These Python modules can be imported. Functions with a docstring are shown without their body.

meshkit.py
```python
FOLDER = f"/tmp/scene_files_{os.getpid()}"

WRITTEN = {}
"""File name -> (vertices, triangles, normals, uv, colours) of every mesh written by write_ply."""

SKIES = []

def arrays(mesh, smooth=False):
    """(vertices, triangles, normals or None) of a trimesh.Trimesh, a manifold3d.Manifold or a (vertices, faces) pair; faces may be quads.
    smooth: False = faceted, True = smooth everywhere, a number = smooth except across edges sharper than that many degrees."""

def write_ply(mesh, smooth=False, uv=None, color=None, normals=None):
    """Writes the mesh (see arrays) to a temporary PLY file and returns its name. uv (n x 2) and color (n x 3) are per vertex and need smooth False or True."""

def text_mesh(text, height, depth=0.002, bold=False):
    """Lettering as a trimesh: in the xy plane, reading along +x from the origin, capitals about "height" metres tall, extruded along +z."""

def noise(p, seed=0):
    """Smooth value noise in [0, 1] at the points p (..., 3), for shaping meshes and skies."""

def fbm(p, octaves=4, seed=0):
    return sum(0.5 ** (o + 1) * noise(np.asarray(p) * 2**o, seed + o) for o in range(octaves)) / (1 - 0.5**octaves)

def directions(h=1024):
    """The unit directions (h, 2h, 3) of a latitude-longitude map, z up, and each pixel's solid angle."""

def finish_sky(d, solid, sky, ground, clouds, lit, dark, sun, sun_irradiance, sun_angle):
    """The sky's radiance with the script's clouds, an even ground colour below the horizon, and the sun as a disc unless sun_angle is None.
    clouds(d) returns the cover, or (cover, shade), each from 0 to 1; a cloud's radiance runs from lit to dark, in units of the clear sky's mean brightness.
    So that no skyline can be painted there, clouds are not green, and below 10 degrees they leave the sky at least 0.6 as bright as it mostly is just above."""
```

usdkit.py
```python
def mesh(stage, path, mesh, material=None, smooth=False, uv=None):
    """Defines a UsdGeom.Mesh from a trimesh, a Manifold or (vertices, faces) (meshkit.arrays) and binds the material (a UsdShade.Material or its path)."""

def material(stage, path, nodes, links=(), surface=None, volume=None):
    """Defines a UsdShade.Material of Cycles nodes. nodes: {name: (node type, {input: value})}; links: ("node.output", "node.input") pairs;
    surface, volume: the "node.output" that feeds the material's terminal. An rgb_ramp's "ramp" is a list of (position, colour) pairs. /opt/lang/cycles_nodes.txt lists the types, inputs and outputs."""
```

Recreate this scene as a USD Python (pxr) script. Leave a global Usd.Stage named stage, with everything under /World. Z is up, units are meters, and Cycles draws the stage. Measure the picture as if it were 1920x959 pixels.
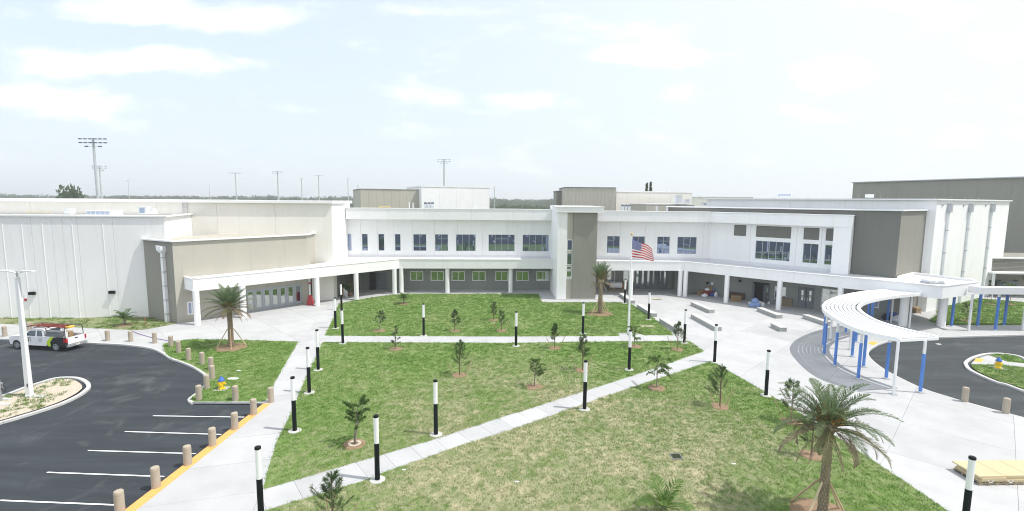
import math, random
import numpy as np, trimesh, shapely, usdkit, meshkit
from shapely.geometry import Polygon, LineString, Point, box as sbox
from shapely.ops import unary_union
from shapely import affinity
from pxr import Usd, UsdGeom, UsdLux, UsdShade, Gf, Sdf, Vt

# ------------------------------------------------------------------ camera, sky, sun
stage = Usd.Stage.CreateInMemory()
UsdGeom.SetStageUpAxis(stage, UsdGeom.Tokens.z)
UsdGeom.SetStageMetersPerUnit(stage, 1.0)
UsdGeom.Xform.Define(stage, '/World')
FPX, PITCH, ROLL, HCAM = 922.565, .1115587, .00792593, 14.008
_c, _s = math.cos(PITCH), math.sin(PITCH)
_r, _f, _u = np.array([1, 0, 0.]), np.array([0, _c, -_s]), np.array([0, _s, _c])
RIGHT = math.cos(ROLL) * _r + math.sin(ROLL) * _u
UP = -math.sin(ROLL) * _r + math.cos(ROLL) * _u
FWD = _f
EYE = np.array([0, 0, HCAM])
EXPOSURE = 1.12
HAZE = .00045
SKY_STRENGTH, VEIL, GLARE, CLOUD = 0.15, (2.5, 2.74, 2.92), (3.2, 3.3, 3.36), (4.3, 4.3, 4.3)
cam = UsdGeom.Camera.Define(stage, '/World/camera')
cam.AddTransformOp().Set(Gf.Matrix4d(*[float(x) for x in (*RIGHT, 0, *UP, 0, *(-FWD), 0, *EYE, 1)]))
cam.CreateHorizontalApertureAttr(36.0)
cam.CreateFocalLengthAttr(36.0 * FPX / 1920)
cam.CreateFStopAttr(0.0)
cam.CreateClippingRangeAttr(Gf.Vec2f(0.1, 20000))
cam.CreateExposureAttr(EXPOSURE)

SUN = np.array([.58, -.12, 1.0]); SUN /= np.linalg.norm(SUN)
ELEV, AZ = math.asin(SUN[2]), math.atan2(SUN[0], SUN[1])
sun = UsdLux.DistantLight.Define(stage, '/World/sun')
sun.CreateIntensityAttr(0.5)
sun.CreateAngleAttr(0.53)
sun.CreateColorAttr(Gf.Vec3f(1.0, .96, .9))
sun.CreateNormalizeAttr(True)
_x = np.cross([0, 0, 1.0], SUN); _x /= np.linalg.norm(_x); _y = np.cross(SUN, _x)
sun.AddTransformOp().Set(Gf.Matrix4d(*[float(v) for v in (*_x, 0, *_y, 0, *SUN, 0, 0, 0, 50, 1)]))

sky = UsdLux.DomeLight.Define(stage, '/World/sky')
sky.CreateIntensityAttr(1.0)
def _cloud_nodes():
    """soft fair-weather clouds: noise over the whole dome, gathered into banks at their bearings (u = x / y, v = z / y) in the part of the sky in view"""
    banks = [(-.655, .356, .31, .037, .26), (-.766, .268, .23, .030, .25), (-.92, .186, .169, .031, .24), (.04, .201, .095, .024, .27), (.237, .282, .12, .022, .25), (.667, .251, .136, .04, .15), (.964, .306, .062, .028, .2), (-.148, .363, .103, .018, .16)]
    n = {'sky': ('sky_texture', dict(sky_type='single_scattering', sun_disc=False, sun_elevation=ELEV, sun_rotation=AZ, altitude=20.0, air_density=1.0, aerosol_density=1.0, ozone_density=1.0)),
         'tc': ('texture_coordinate', {}), 'sep': ('separate_xyz', {}),
         'veil': ('map_range', dict(range_type='smoothstep', from_min=-.05, from_max=.62, to_min=.97, to_max=.50, clamp=True)),
         'vm': ('mix_color', dict(b=VEIL, use_clamp=False)),
         'ay': ('math', dict(math_type='absolute')), 'ym': ('math', dict(math_type='maximum', value2=.12)), 'u': ('math', dict(math_type='divide')), 'v': ('math', dict(math_type='divide')), 'uv': ('combine_xyz', {}),
         'fw': ('math', dict(math_type='greater_than', value2=.12)),
         'mp': ('mapping', dict(location=(2.2, .7, 0), scale=(4.2, 12.0, 1))),
         'n1': ('noise_texture', dict(scale=1.0, detail=8.0, roughness=.58, distortion=.2)),
         'r1': ('map_range', dict(from_min=.52, from_max=.84, to_min=0.0, to_max=.9, clamp=True, range_type='smoothstep')),
         'up': ('map_range', dict(from_min=.03, from_max=.10, clamp=True)), 'cm': ('math', dict(math_type='multiply')),
         'dt': ('vector_math', dict(math_type='dot_product', vector2=tuple(SUN))), 'gl': ('map_range', dict(range_type='smoothstep', from_min=-.25, from_max=.75, to_min=0.0, to_max=.85, clamp=True)), 'gm': ('mix_color', dict(b=GLARE, use_clamp=False)),
         'mix': ('mix_color', dict(b=CLOUD, use_clamp=False)), 'bg': ('background_shader', dict(strength=SKY_STRENGTH))}
    l = [('tc.generated', 'sep.vector'), ('sep.z', 'veil.value'), ('veil.result', 'vm.fac'), ('sky.color', 'vm.a'), ('sep.y', 'ay.value1'), ('ay.value', 'ym.value1'), ('sep.x', 'u.value1'), ('ym.value', 'u.value2'), ('sep.z', 'v.value1'), ('ym.value', 'v.value2'),
         ('u.value', 'uv.x'), ('v.value', 'uv.y'), ('sep.y', 'fw.value1'), ('uv.vector', 'mp.vector'), ('mp.vector', 'n1.vector'), ('sep.z', 'up.value'), ('r1.result', 'cm.value1'), ('up.result', 'cm.value2'), ('cm.value', 'mix.fac'), ('tc.generated', 'dt.vector1'), ('dt.value', 'gl.value'), ('gl.result', 'gm.fac'), ('vm.result', 'gm.a'), ('gm.result', 'mix.a'), ('mix.result', 'bg.color')]
    last = 'n1.fac'
    for k, (a, b, w, hh, s) in enumerate(banks):
        n[f'm{k}'] = ('mapping', dict(location=(-a / w, -b / hh, 0), scale=(1 / w, 1 / hh, 0))); n[f'd{k}'] = ('vector_math', dict(math_type='length'))
        n[f'g{k}'] = ('map_range', dict(range_type='smoothstep', from_min=.1, from_max=1.5, to_min=s, to_max=0.0, clamp=True)); n[f'f{k}'] = ('math', dict(math_type='multiply_add'))
        l += [('uv.vector', f'm{k}.vector'), (f'm{k}.vector', f'd{k}.vector1'), (f'd{k}.value', f'g{k}.value'), (f'g{k}.result', f'f{k}.value1'), ('fw.value', f'f{k}.value2'), (last, f'f{k}.value3')]; last = f'f{k}.value'
    l.append((last, 'r1.value'))
    return n, l
sky_mat = usdkit.material(stage, '/World/Looks/sky', *_cloud_nodes(), surface='bg.background')
UsdShade.MaterialBindingAPI.Apply(sky.GetPrim()).Bind(sky_mat)

# ------------------------------------------------------------------ measuring helpers
def ray(x, y):
    d = (x - 960) / FPX * RIGHT - (y - 479.5) / FPX * UP + FWD
    return d
def G(x, y, z=0.0):
    """the point at height z seen at a measured place of the photograph"""
    d = ray(x, y); return EYE + d * ((z - HCAM) / d[2])
def g2(x, y, z=0.0): return tuple(G(x, y, z)[:2])
def on_plane(x, y, a, b):
    a, b = np.array(a[:2], float), np.array(b[:2], float); n = np.array([-(b - a)[1], (b - a)[0]])
    d = ray(x, y); return EYE + d * ((n @ a) / (n @ d[:2]))
def at_y(x, y, Y):
    d = ray(x, y); return EYE + d * (Y / d[1])
def pix(p):
    d = np.array(p, float) - EYE; k = d @ FWD
    return 960 + FPX * (d @ RIGHT) / k, 479.5 - FPX * (d @ UP) / k
def height_at(base, y):
    lo, hi = -5, 60
    for _ in range(40):
        m = (lo + hi) / 2
        if pix((base[0], base[1], m))[1] > y: lo = m
        else: hi = m
    return m

# ------------------------------------------------------------------ scene helpers
_count = {}
def _name(parent, name):
    k = (parent, name); n = _count.get(k, 0); _count[k] = n + 1
    return f'{parent}/{name}' + (f'_{n:03d}' if n else '')
def data(prim, label=None, cat=None, group=None, kind=None):
    for k, v in (('label', label), ('category', cat), ('group', group), ('kind', kind)):
        if v: prim.SetCustomDataByKey(k, v)
    return prim
def thing(name, label=None, cat=None, group=None, loc=None, rz=0, kind=None, scale=None):
    x = UsdGeom.Xform.Define(stage, _name('/World', name))
    if loc is not None:
        l = list(loc) + [0] * (3 - len(loc))
        x.AddTranslateOp().Set(Gf.Vec3d(*[float(v) for v in l]))
        if rz: x.AddRotateZOp().Set(math.degrees(rz))
        if scale: x.AddScaleOp().Set(Gf.Vec3f(*[float(v) for v in (scale if np.ndim(scale) else (scale,) * 3)]))
    return data(x.GetPrim(), label, cat, group, kind)
def path_of(p): return str(p.GetPath()) if p is not None else '/World'
def obj(name, mesh, mat, parent=None, smooth=False, **kw):
    if isinstance(mesh, list): mesh = cat(mesh)
    m = usdkit.mesh(stage, _name(path_of(parent), name), mesh, MATS[mat], smooth=smooth)
    return data(m.GetPrim(), **kw)
def dup(src, name, label, loc, rz=0, scale=None, group=None):
    r = thing(name, label, src.GetCustomDataByKey('category'), group or src.GetCustomDataByKey('group'), loc, rz, scale=scale)
    r.GetReferences().AddInternalReference(src.GetPath())
    r.SetInstanceable(True)
    return r
def cat(ms): return trimesh.util.concatenate([m for m in ms if m is not None])
def box(x0, x1, y0, y1, z0, z1):
    m = trimesh.creation.box((abs(x1 - x0), abs(y1 - y0), abs(z1 - z0)))
    m.apply_translation(((x0 + x1) / 2, (y0 + y1) / 2, (z0 + z1) / 2)); return m
def rot(m, rz=0, at=(0, 0, 0), rx=0, ry=0):
    T = trimesh.transformations
    M = T.concatenate_matrices(T.translation_matrix(list(at) + [0] * (3 - len(at))), T.rotation_matrix(rz, (0, 0, 1)), T.rotation_matrix(ry, (0, 1, 0)), T.rotation_matrix(rx, (1, 0, 0)))
    m.apply_transform(M); return m
def polys(p):
    if p.is_empty: return []
    return [q for q in getattr(p, 'geoms', [p]) if isinstance(q, Polygon) and q.area > 1e-4]
def prism(p, z0, z1):
    if not isinstance(p, (Polygon, shapely.geometry.MultiPolygon)): p = Polygon(p)
    p = p.buffer(0)
    ms = []
    for q in polys(p):
        m = trimesh.creation.extrude_polygon(q, z1 - z0, engine='earcut'); m.apply_translation((0, 0, z0)); ms.append(m)
    return cat(ms)
def sheet(p, z):
    ms = []
    for q in polys(p):
        v, f = trimesh.creation.triangulate_polygon(q, engine='earcut')
        v = np.column_stack([v, np.full(len(v), z)]); m = trimesh.Trimesh(v, f, process=False)
        if m.face_normals[:, 2].mean() < 0: m.invert()
        ms.append(m)
    return cat(ms)
def tube(a, b, r0, r1=None, n=10):
    a, b = np.array(a, float), np.array(b, float); r1 = r0 if r1 is None else r1
    d = b - a; L = np.linalg.norm(d); d = d / L
    k = np.array([1.0, 0, 0]) if abs(d[2]) > .9 else np.array([0, 0, 1.0])
    e = np.cross(d, k); e /= np.linalg.norm(e); g = np.cross(d, e)
    t = np.arange(n) * 2 * np.pi / n
    c = np.cos(t)[:, None] * e + np.sin(t)[:, None] * g
    v = np.vstack([a + c * r0, b + c * r1, a[None], b[None]])
    i = np.arange(n); j = (i + 1) % n
    f = np.vstack([np.c_[i, j, i + n], np.c_[j, j + n, i + n], np.c_[j, i, np.full(n, 2 * n)], np.c_[i + n, j + n, np.full(n, 2 * n + 1)]])
    m = trimesh.Trimesh(v, f, process=False)
    if m.volume < 0: m.invert()
    return m
def polytube(pts, radii, n=8):
    return cat([tube(pts[i], pts[i + 1], radii[i], radii[i + 1], n) for i in range(len(pts) - 1)])
def lathe(profile, n=20):
    pr = np.array(profile, float); t = np.arange(n) * 2 * np.pi / n
    v = np.stack([pr[:, None, 0] * np.cos(t), pr[:, None, 0] * np.sin(t), np.repeat(pr[:, 1:2], n, 1)], -1).reshape(-1, 3)
    f = []
    for k in range(len(pr) - 1):
        i = np.arange(n); j = (i + 1) % n; a, b = k * n, (k + 1) * n
        f += [np.c_[a + i, a + j, b + j], np.c_[a + i, b + j, b + i]]
    return trimesh.Trimesh(v, np.vstack(f), process=False)
def wall_frame(a, b, flip=False):
    """4x4: local x along a>b, local y = outward normal (towards the camera side), local z up"""
    a, b = np.array(a[:2], float), np.array(b[:2], float); u = (b - a) / np.linalg.norm(b - a)
    n = np.array([u[1], -u[0]])
    M = np.eye(4); M[:2, 0] = u; M[:2, 1] = n; M[:2, 3] = a
    return M, np.linalg.norm(b - a)
def put(m, M):
    m = m.copy(); m.apply_transform(M)
    if np.linalg.det(M[:3, :3]) < 0: m.invert()
    return m
def panel(poly, y0, y1):
    """a polygon in the wall plane (u, z), solid from depth y0 to y1 along the outward normal"""
    ms = []
    for q in polys(poly):
        m = trimesh.creation.extrude_polygon(q, y1 - y0, engine='earcut')
        v = m.vertices.copy(); m.vertices = np.c_[v[:, 0], v[:, 2] + y0, v[:, 1]]; m.invert(); ms.append(m)
    return cat(ms)
def lbox(M, u0, u1, y0, y1, z0, z1): return put(box(u0, u1, y0, y1, z0, z1), M)
def upx(a, b, x, y):
    p = on_plane(x, y, a, b); M, _ = wall_frame(a, b); return float((p[:2] - M[:2, 3]) @ M[:2, 0])

# ------------------------------------------------------------------ materials
MATS = {}
def mat(name, nodes, links=(), surface='p.BSDF'):
    MATS[name] = usdkit.material(stage, '/World/Looks/' + name, nodes, links, surface=surface)
def paint(name, col, rough=.6, var=.06, scale=1.2, bump=.0, spec=.4, metal=0.0, fine=18.0, island=0.0, streak=0.0):
    """a painted or plain surface with soft weathering and fine relief"""
    c = np.array(col, float)
    nodes = {'g': ('geometry', {}), 'mp': ('mapping', dict(scale=(1, 1, .35))),
             'n': ('noise_texture', dict(scale=scale, detail=6.0, roughness=.6)),
             'r': ('rgb_ramp', dict(ramp=[(.25, tuple(c * (1 - var))), (.55, tuple(c)), (.8, tuple(np.minimum(c * (1 + var * .6), .95)))])),
             'n2': ('noise_texture', dict(scale=fine, detail=3.0)),
             'p': ('principled_bsdf', dict(roughness=rough, specular_ior_level=spec, metallic=metal))}
    links = [('g.position', 'mp.vector'), ('mp.vector', 'n.vector'), ('g.position', 'n2.vector'), ('n.fac', 'r.fac')]
    out = 'r.color'
    if island:
        nodes['oi'] = ('object_info', {}); nodes['mr'] = ('map_range', dict(to_min=1 - island, to_max=1 + island)); nodes['hs'] = ('hsv', {})
        links += [('oi.random', 'mr.value'), ('mr.result', 'hs.value'), ('r.color', 'hs.color')]; out = 'hs.color'
    if streak:  # rain has run down the wall here and there
        nodes['ms'] = ('mapping', dict(scale=(2.2, 2.2, .07))); nodes['n4'] = ('noise_texture', dict(scale=1.0, detail=5.0, roughness=.65))
        nodes['mt'] = ('map_range', dict(from_min=.54, from_max=.74, to_min=1.0, to_max=1 - streak, clamp=True)); nodes['h4'] = ('hsv', {})
        links += [('g.position', 'ms.vector'), ('ms.vector', 'n4.vector'), ('n4.fac', 'mt.value'), ('mt.result', 'h4.value'), (out, 'h4.color')]; out = 'h4.color'
    links.append((out, 'p.base_color'))
    if bump:
        nodes['b'] = ('bump', dict(strength=bump, distance=.02)); links += [('n2.fac', 'b.height'), ('b.normal', 'p.normal')]
    mat(name, nodes, links)
paint('white_stucco', (.82, .82, .82), .75, .05, .5, .25, streak=.07)
paint('white_paint', (.82, .82, .82), .45, .05, .8)
paint('trim_white', (.80, .80, .80), .4, .03, .8)
paint('roof_membrane', (.66, .67, .69), .7, .10, .35, .1)
paint('cream_stucco', (.75, .73, .68), .8, .05, .35, .25, streak=.06)
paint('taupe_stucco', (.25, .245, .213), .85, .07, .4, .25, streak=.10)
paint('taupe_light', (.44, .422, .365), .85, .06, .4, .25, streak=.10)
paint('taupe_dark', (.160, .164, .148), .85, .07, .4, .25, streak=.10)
paint('door_grey', (.17, .19, .21), .5, .05, 1.5)
paint('door_light', (.40, .43, .45), .5, .05, 1.5)
paint('frame_white', (.80, .81, .82), .4, .03, 1.0)
paint('frame_grey', (.45, .47, .5), .35, .03, 1.0, metal=.4)
paint('joint_dark', (.38, .38, .37), .9, .1, 2.0)
paint('concrete', (.445, .45, .455), .9, .13, .45, .35, fine=40.0, island=.05)
paint('kerb_concrete', (.52, .52, .51), .9, .12, 1.3, .3, fine=40.0, island=.04)
paint('bench_concrete', (.36, .365, .35), .9, .16, 2.0, .4, fine=30.0)
paint('black_metal', (.008, .012, .013), .6, .1, 3.0, spec=.15)
paint('slat_white', (.60, .61, .62), .5, .06, 1.5)
paint('lamp_white', (.80, .80, .82), .3, .02, 3.0)
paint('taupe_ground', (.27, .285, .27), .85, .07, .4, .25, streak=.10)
paint('bollard_tan', (.40, .345, .275), .8, .10, 5.0, .3)
paint('blue_wrap', (.09, .23, .60), .38, .22, 2.5, .3, fine=9.0)
paint('pole_white', (.74, .75, .77), .4, .04, 1.0)
paint('galvanised', (.42, .44, .46), .4, .10, 2.0, metal=.5)
paint('mast_grey', (.46, .48, .52), .5, .05, .5)
paint('fixture_dark', (.15, .17, .24), .5, .1, 3.0)
paint('gold', (.75, .55, .18), .25, .05, 6.0, metal=1.0)
paint('yellow_paint', (.78, .39, .115), .6, .10, 3.0, .1)
paint('tactile_orange', (.76, .42, .09), .7, .08, 3.0)
paint('line_white', (.72, .73, .74), .6, .12, 3.0)
paint('hydrant_yellow', (.80, .55, .03), .4, .06, 5.0)
paint('hydrant_blue', (.05, .14, .48), .4, .06, 5.0)
paint('trunk_brown', (.17, .125, .085), .9, .3, 9.0, .5, fine=40.0)
paint('trunk_grey', (.25, .22, .18), .9, .3, 9.0, .5, fine=40.0)
paint('palm_bark', (.33, .27, .19), .95, .35, 12.0, .6, fine=30.0)
paint('fruit_orange', (.42, .20, .04), .8, .3, 12.0)
paint('stake_wood', (.42, .30, .19), .85, .2, 8.0, .2)
paint('pale_wood', (.55, .46, .31), .85, .10, 2.0, .2)
paint('board_face', (.55, .455, .28), .75, .05, .8, .1)
paint('pallet_wood', (.30, .25, .17), .9, .25, 6.0, .3)
paint('cardboard', (.34, .235, .13), .85, .12, 3.0)
paint('dark_wood', (.10, .06, .04), .6, .2, 4.0)
paint('bag_white', (.75, .76, .78), .35, .06, 4.0)
paint('bucket_blue', (.20, .30, .52), .4, .2, 3.0)
paint('crate_blue', (.04, .10, .35), .5, .1, 3.0)
paint('crate_red', (.28, .04, .035), .5, .1, 3.0)
paint('red_paint', (.45, .05, .055), .5, .08, 3.0)
paint('terracotta', (.33, .17, .09), .8, .1, 4.0)
paint('car_white', (.80, .81, .84), .18, .015, 2.0, spec=.6)
paint('car_black', (.018, .019, .022), .2, .05, 2.0, spec=.6)
paint('car_lime', (.50, .72, .04), .25, .03, 2.0)
paint('tail_red', (.42, .02, .025), .15, .05, 4.0)
paint('tyre', (.022, .022, .024), .8, .1, 6.0)
paint('rim_alloy', (.50, .52, .55), .3, .05, 4.0, metal=.7)
paint('toolbox_grey', (.22, .235, .25), .4, .06, 2.0, metal=.3)
paint('ladder_red', (.34, .075, .05), .5, .1, 4.0)
paint('ladder_yellow', (.70, .48, .06), .5, .1, 4.0)
paint('plate', (.6, .6, .5), .5, .1, 8.0)
paint('ink_black', (.03, .03, .035), .6, .1, 8.0)
paint('ink_grey', (.30, .31, .36), .6, .1, 8.0)
paint('flag_red', (.50, .03, .05), .8, .05, 3.0)
paint('flag_white', (.76, .76, .76), .8, .04, 3.0)
paint('flag_blue', (.03, .04, .26), .8, .05, 3.0)
paint('mulch', (.30, .20, .13), .95, .45, 14.0, .9, fine=30.0)
paint('sand', (.52, .45, .36), .95, .3, 5.0, .5)
paint('paper_white', (.78, .79, .80), .7, .05, 5.0)
paint('hvac_white', (.70, .72, .74), .5, .06, 1.0)
paint('hvac_blue', (.35, .42, .52), .5, .08, 1.0)
paint('terrain', (.10, .13, .06), .95, .3, .02, .0)
paint('pipe_purple', (.25, .18, .34), .6, .1, 3.0)

def glass(name, tint, refl, dark=(.012, .018, .026)):
    mat(name, {'lw': ('layer_weight', dict(blend=.35)), 'mr': ('map_range', dict(to_min=refl, to_max=.95)),
               'd': ('principled_bsdf', dict(base_color=dark, roughness=.25)),
               'gl': ('glossy_bsdf', dict(color=tint, roughness=.012)), 'm': ('mix_closure', {})},
        [('lw.fresnel', 'mr.value'), ('mr.result', 'm.fac'), ('d.BSDF', 'm.closure1'), ('gl.BSDF', 'm.closure2')], surface='m.closure')
glass('glass_blue', (.55, .66, .92), .40)
glass('glass_green', (.82, .88, .85), .5)
glass('glass_car', (.7, .78, .85), .07)

def asphalt(name, base, dust):
    b = np.array(base, float)
    mat(name, {'g': ('geometry', {}), 'mp': ('mapping', dict(rotation=(0, 0, -.75), scale=(.16, 1.1, 1))),
               'n': ('noise_texture', dict(scale=.9, detail=7.0, roughness=.62, distortion=.4)),
               'r': ('rgb_ramp', dict(ramp=[(.25, tuple(b * .78)), (.47, tuple(b)), (.62, tuple(b * 1.25)), (.85, tuple(b * 1.6))])),
               'n3': ('noise_texture', dict(scale=.22, detail=8.0, roughness=.7, distortion=1.2)),
               'mr': ('map_range', dict(from_min=.54, from_max=.78, to_min=0, to_max=dust, clamp=True)),
               'mx': ('mix_color', dict(b=(.34, .34, .33))),
               'n2': ('noise_texture', dict(scale=60.0, detail=3.0)), 'bp': ('bump', dict(strength=.5, distance=.02)),
               'p': ('principled_bsdf', dict(roughness=.85, specular_ior_level=.3))},
        [('g.position', 'mp.vector'), ('mp.vector', 'n.vector'), ('n.fac', 'r.fac'), ('g.position', 'n3.vector'), ('n3.fac', 'mr.value'), ('mr.result', 'mx.fac'), ('r.color', 'mx.a'),
         ('mx.result', 'p.base_color'), ('g.position', 'n2.vector'), ('n2.fac', 'bp.height'), ('bp.normal', 'p.normal')])
asphalt('asphalt', (.034, .041, .048), .25)
asphalt('asphalt_new', (.046, .053, .058), .16)

def lawn_material(name, gain=1.0, rough=.95, dry=0.0, bump=True):
    """turf: patches of lush, dull and dead grass, the dead ones mostly in the middle of the two big lawns"""
    k = lambda *c: tuple(np.array(c) * gain)
    nodes = {'g': ('geometry', {}),
             'a': ('noise_texture', dict(scale=.17, detail=4.0, roughness=.6, distortion=.3)),
             'b': ('noise_texture', dict(scale=1.3, detail=6.0, roughness=.68)),
             'c': ('noise_texture', dict(scale=15.0, detail=4.0, roughness=.75)),
             'sub': ('vector_math', dict(math_type='subtract', vector2=(3.2, 27.0, 0))),
             'scl': ('vector_math', dict(math_type='multiply', vector2=(1 / 14.0, 1 / 15.0, 0))),
             'len': ('vector_math', dict(math_type='length')),
             'msk': ('map_range', dict(range_type='smoothstep', from_min=.35, from_max=1.35, to_min=.12, to_max=-.06, clamp=True)),
             's1': ('math', dict(math_type='multiply_add', value2=.48)), 's2': ('math', dict(math_type='multiply_add', value2=.58)),
             's3': ('math', dict(math_type='multiply_add', value2=.42)), 's4': ('math', dict(math_type='add', value2=dry - .26)),
             'r': ('rgb_ramp', dict(ramp=[(.18, k(.062, .118, .026)), (.36, k(.096, .154, .040)), (.47, k(.130, .165, .066)), (.56, k(.165, .172, .098)), (.68, k(.262, .235, .150)), (.84, k(.40, .355, .25))])),
             'p': ('principled_bsdf', dict(roughness=rough, specular_ior_level=.15))}
    links = [('g.position', 'a.vector'), ('g.position', 'b.vector'), ('g.position', 'c.vector'), ('g.position', 'sub.vector1'), ('sub.vector', 'scl.vector1'), ('scl.vector', 'len.vector1'), ('len.value', 'msk.value'),
             ('a.fac', 's1.value1'), ('msk.result', 's1.value3'), ('b.fac', 's2.value1'), ('s1.value', 's2.value3'), ('c.fac', 's3.value1'), ('s2.value', 's3.value3'), ('s3.value', 's4.value1'), ('s4.value', 'r.fac'), ('r.color', 'p.base_color')]
    if not bump:  # single blades differ: some fresh, some straw
        nodes['rv'] = ('map_range', dict(to_min=-.13, to_max=.15)); nodes['s5'] = ('math', dict(math_type='add'))
        links.remove(('s4.value', 'r.fac')); links += [('g.random_per_island', 'rv.value'), ('rv.result', 's5.value1'), ('s4.value', 's5.value2'), ('s5.value', 'r.fac')]
    if bump:
        nodes['bp'] = ('bump', dict(strength=.8, distance=.06)); links += [('c.fac', 'bp.height'), ('bp.normal', 'p.normal')]
    mat(name, nodes, links)
lawn_material('lawn', 1.62)
lawn_material('blades', 1.9, dry=-.01, bump=False)
lawn_material('rough_grass', 1.45, dry=.13)
lawn_material('rough_blades', 1.5, dry=.06, bump=False)

def leaf(name, c0, c1, trans=.25, rough=.5):
    mat(name, {'g': ('geometry', {}), 'n': ('noise_texture', dict(scale=2.6, detail=3.0)), 'oi': ('object_info', {}),
               'ad': ('math', dict(math_type='multiply_add', value2=.45)), 'ri': ('math', dict(math_type='multiply_add', value2=.55)),
               'r': ('rgb_ramp', dict(ramp=[(.15, c0), (.85, c1)])),
               'p': ('principled_bsdf', dict(roughness=rough, specular_ior_level=.3)), 't': ('translucent_bsdf', {}), 'm': ('mix_closure', dict(fac=trans))},
        [('g.position', 'n.vector'), ('g.random_per_island', 'ri.value1'), ('n.fac', 'ri.value3'), ('ri.value', 'ad.value1'), ('ad.value', 'r.fac'),
         ('r.color', 'p.base_color'), ('r.color', 't.color'), ('p.BSDF', 'm.closure1'), ('t.BSDF', 'm.closure2')], surface='m.closure')
leaf('pine_needles', (.065, .120, .042), (.175, .26, .095), .45)
leaf('broad_leaves', (.08, .15, .036), (.20, .30, .085), .4)
leaf('dark_leaves', (.07, .12, .045), (.16, .225, .085), .4)
leaf('light_leaves', (.09, .17, .03), (.21, .32, .075), .3)
leaf('palm_green', (.13, .185, .09), (.27, .35, .19), .45)
leaf('palm_olive', (.16, .16, .075), (.31, .30, .15), .3)
leaf('palm_dead', (.22, .17, .11), (.42, .34, .24), .1)
leaf('forest', (.07, .115, .05), (.16, .215, .10), .3)
leaf('forest_pale', (.09, .13, .065), (.18, .23, .12), .3)

# ------------------------------------------------------------------ ground: terrain, roads, pavement, lawns
def ring(pts, z=0.0): return [g2(x, y, z) for x, y in pts]
def smooth_line(p, n=4):
    """Catmull-Rom through the points"""
    p = np.array(p, float); q = np.vstack([2 * p[0] - p[1], p, 2 * p[-1] - p[-2]]); out = []
    for i in range(1, len(q) - 2):
        for t in np.arange(n) / n:
            a, b, c, d = q[i - 1:i + 3]
            out.append(.5 * (2 * b + (c - a) * t + (2 * a - 5 * b + 4 * c - d) * t * t + (3 * b - a - 3 * c + d) * t ** 3))
    return np.vstack(out + [p[-1]])

R = 6000.0
obj('terrain', sheet(Polygon([(-R, -R), (R, -R), (R, R), (-R, R)]), -.45), 'terrain', kind='structure')

# left car park: the asphalt edge, from the north kerb round the hydrant lawn to the yellow kerb
north = smooth_line(ring([(-260, 632), (-100, 633.5), (0, 635.5), (80, 638.5), (162, 643), (225, 646), (260, 649.5), (285, 654), (303, 662), (318, 672), (340, 679.5), (360, 688), (376, 698), (385, 706), (387, 714), (381, 724), (368, 736), (354, 746.5), (352, 751.5), (358, 755.5)]), 4)
stall_n = ring([(470, 756), (494, 757)])
yk = [np.array(g2(494, 757)), np.array(g2(231, 959))]
yk_far = yk[0] + (yk[1] - yk[0]) * 1.55
west_road = Polygon([*map(tuple, north), *stall_n, tuple(yk_far), (yk_far[0], 6), (-95, 6), (-95, north[0][1])]).buffer(0)
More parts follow.
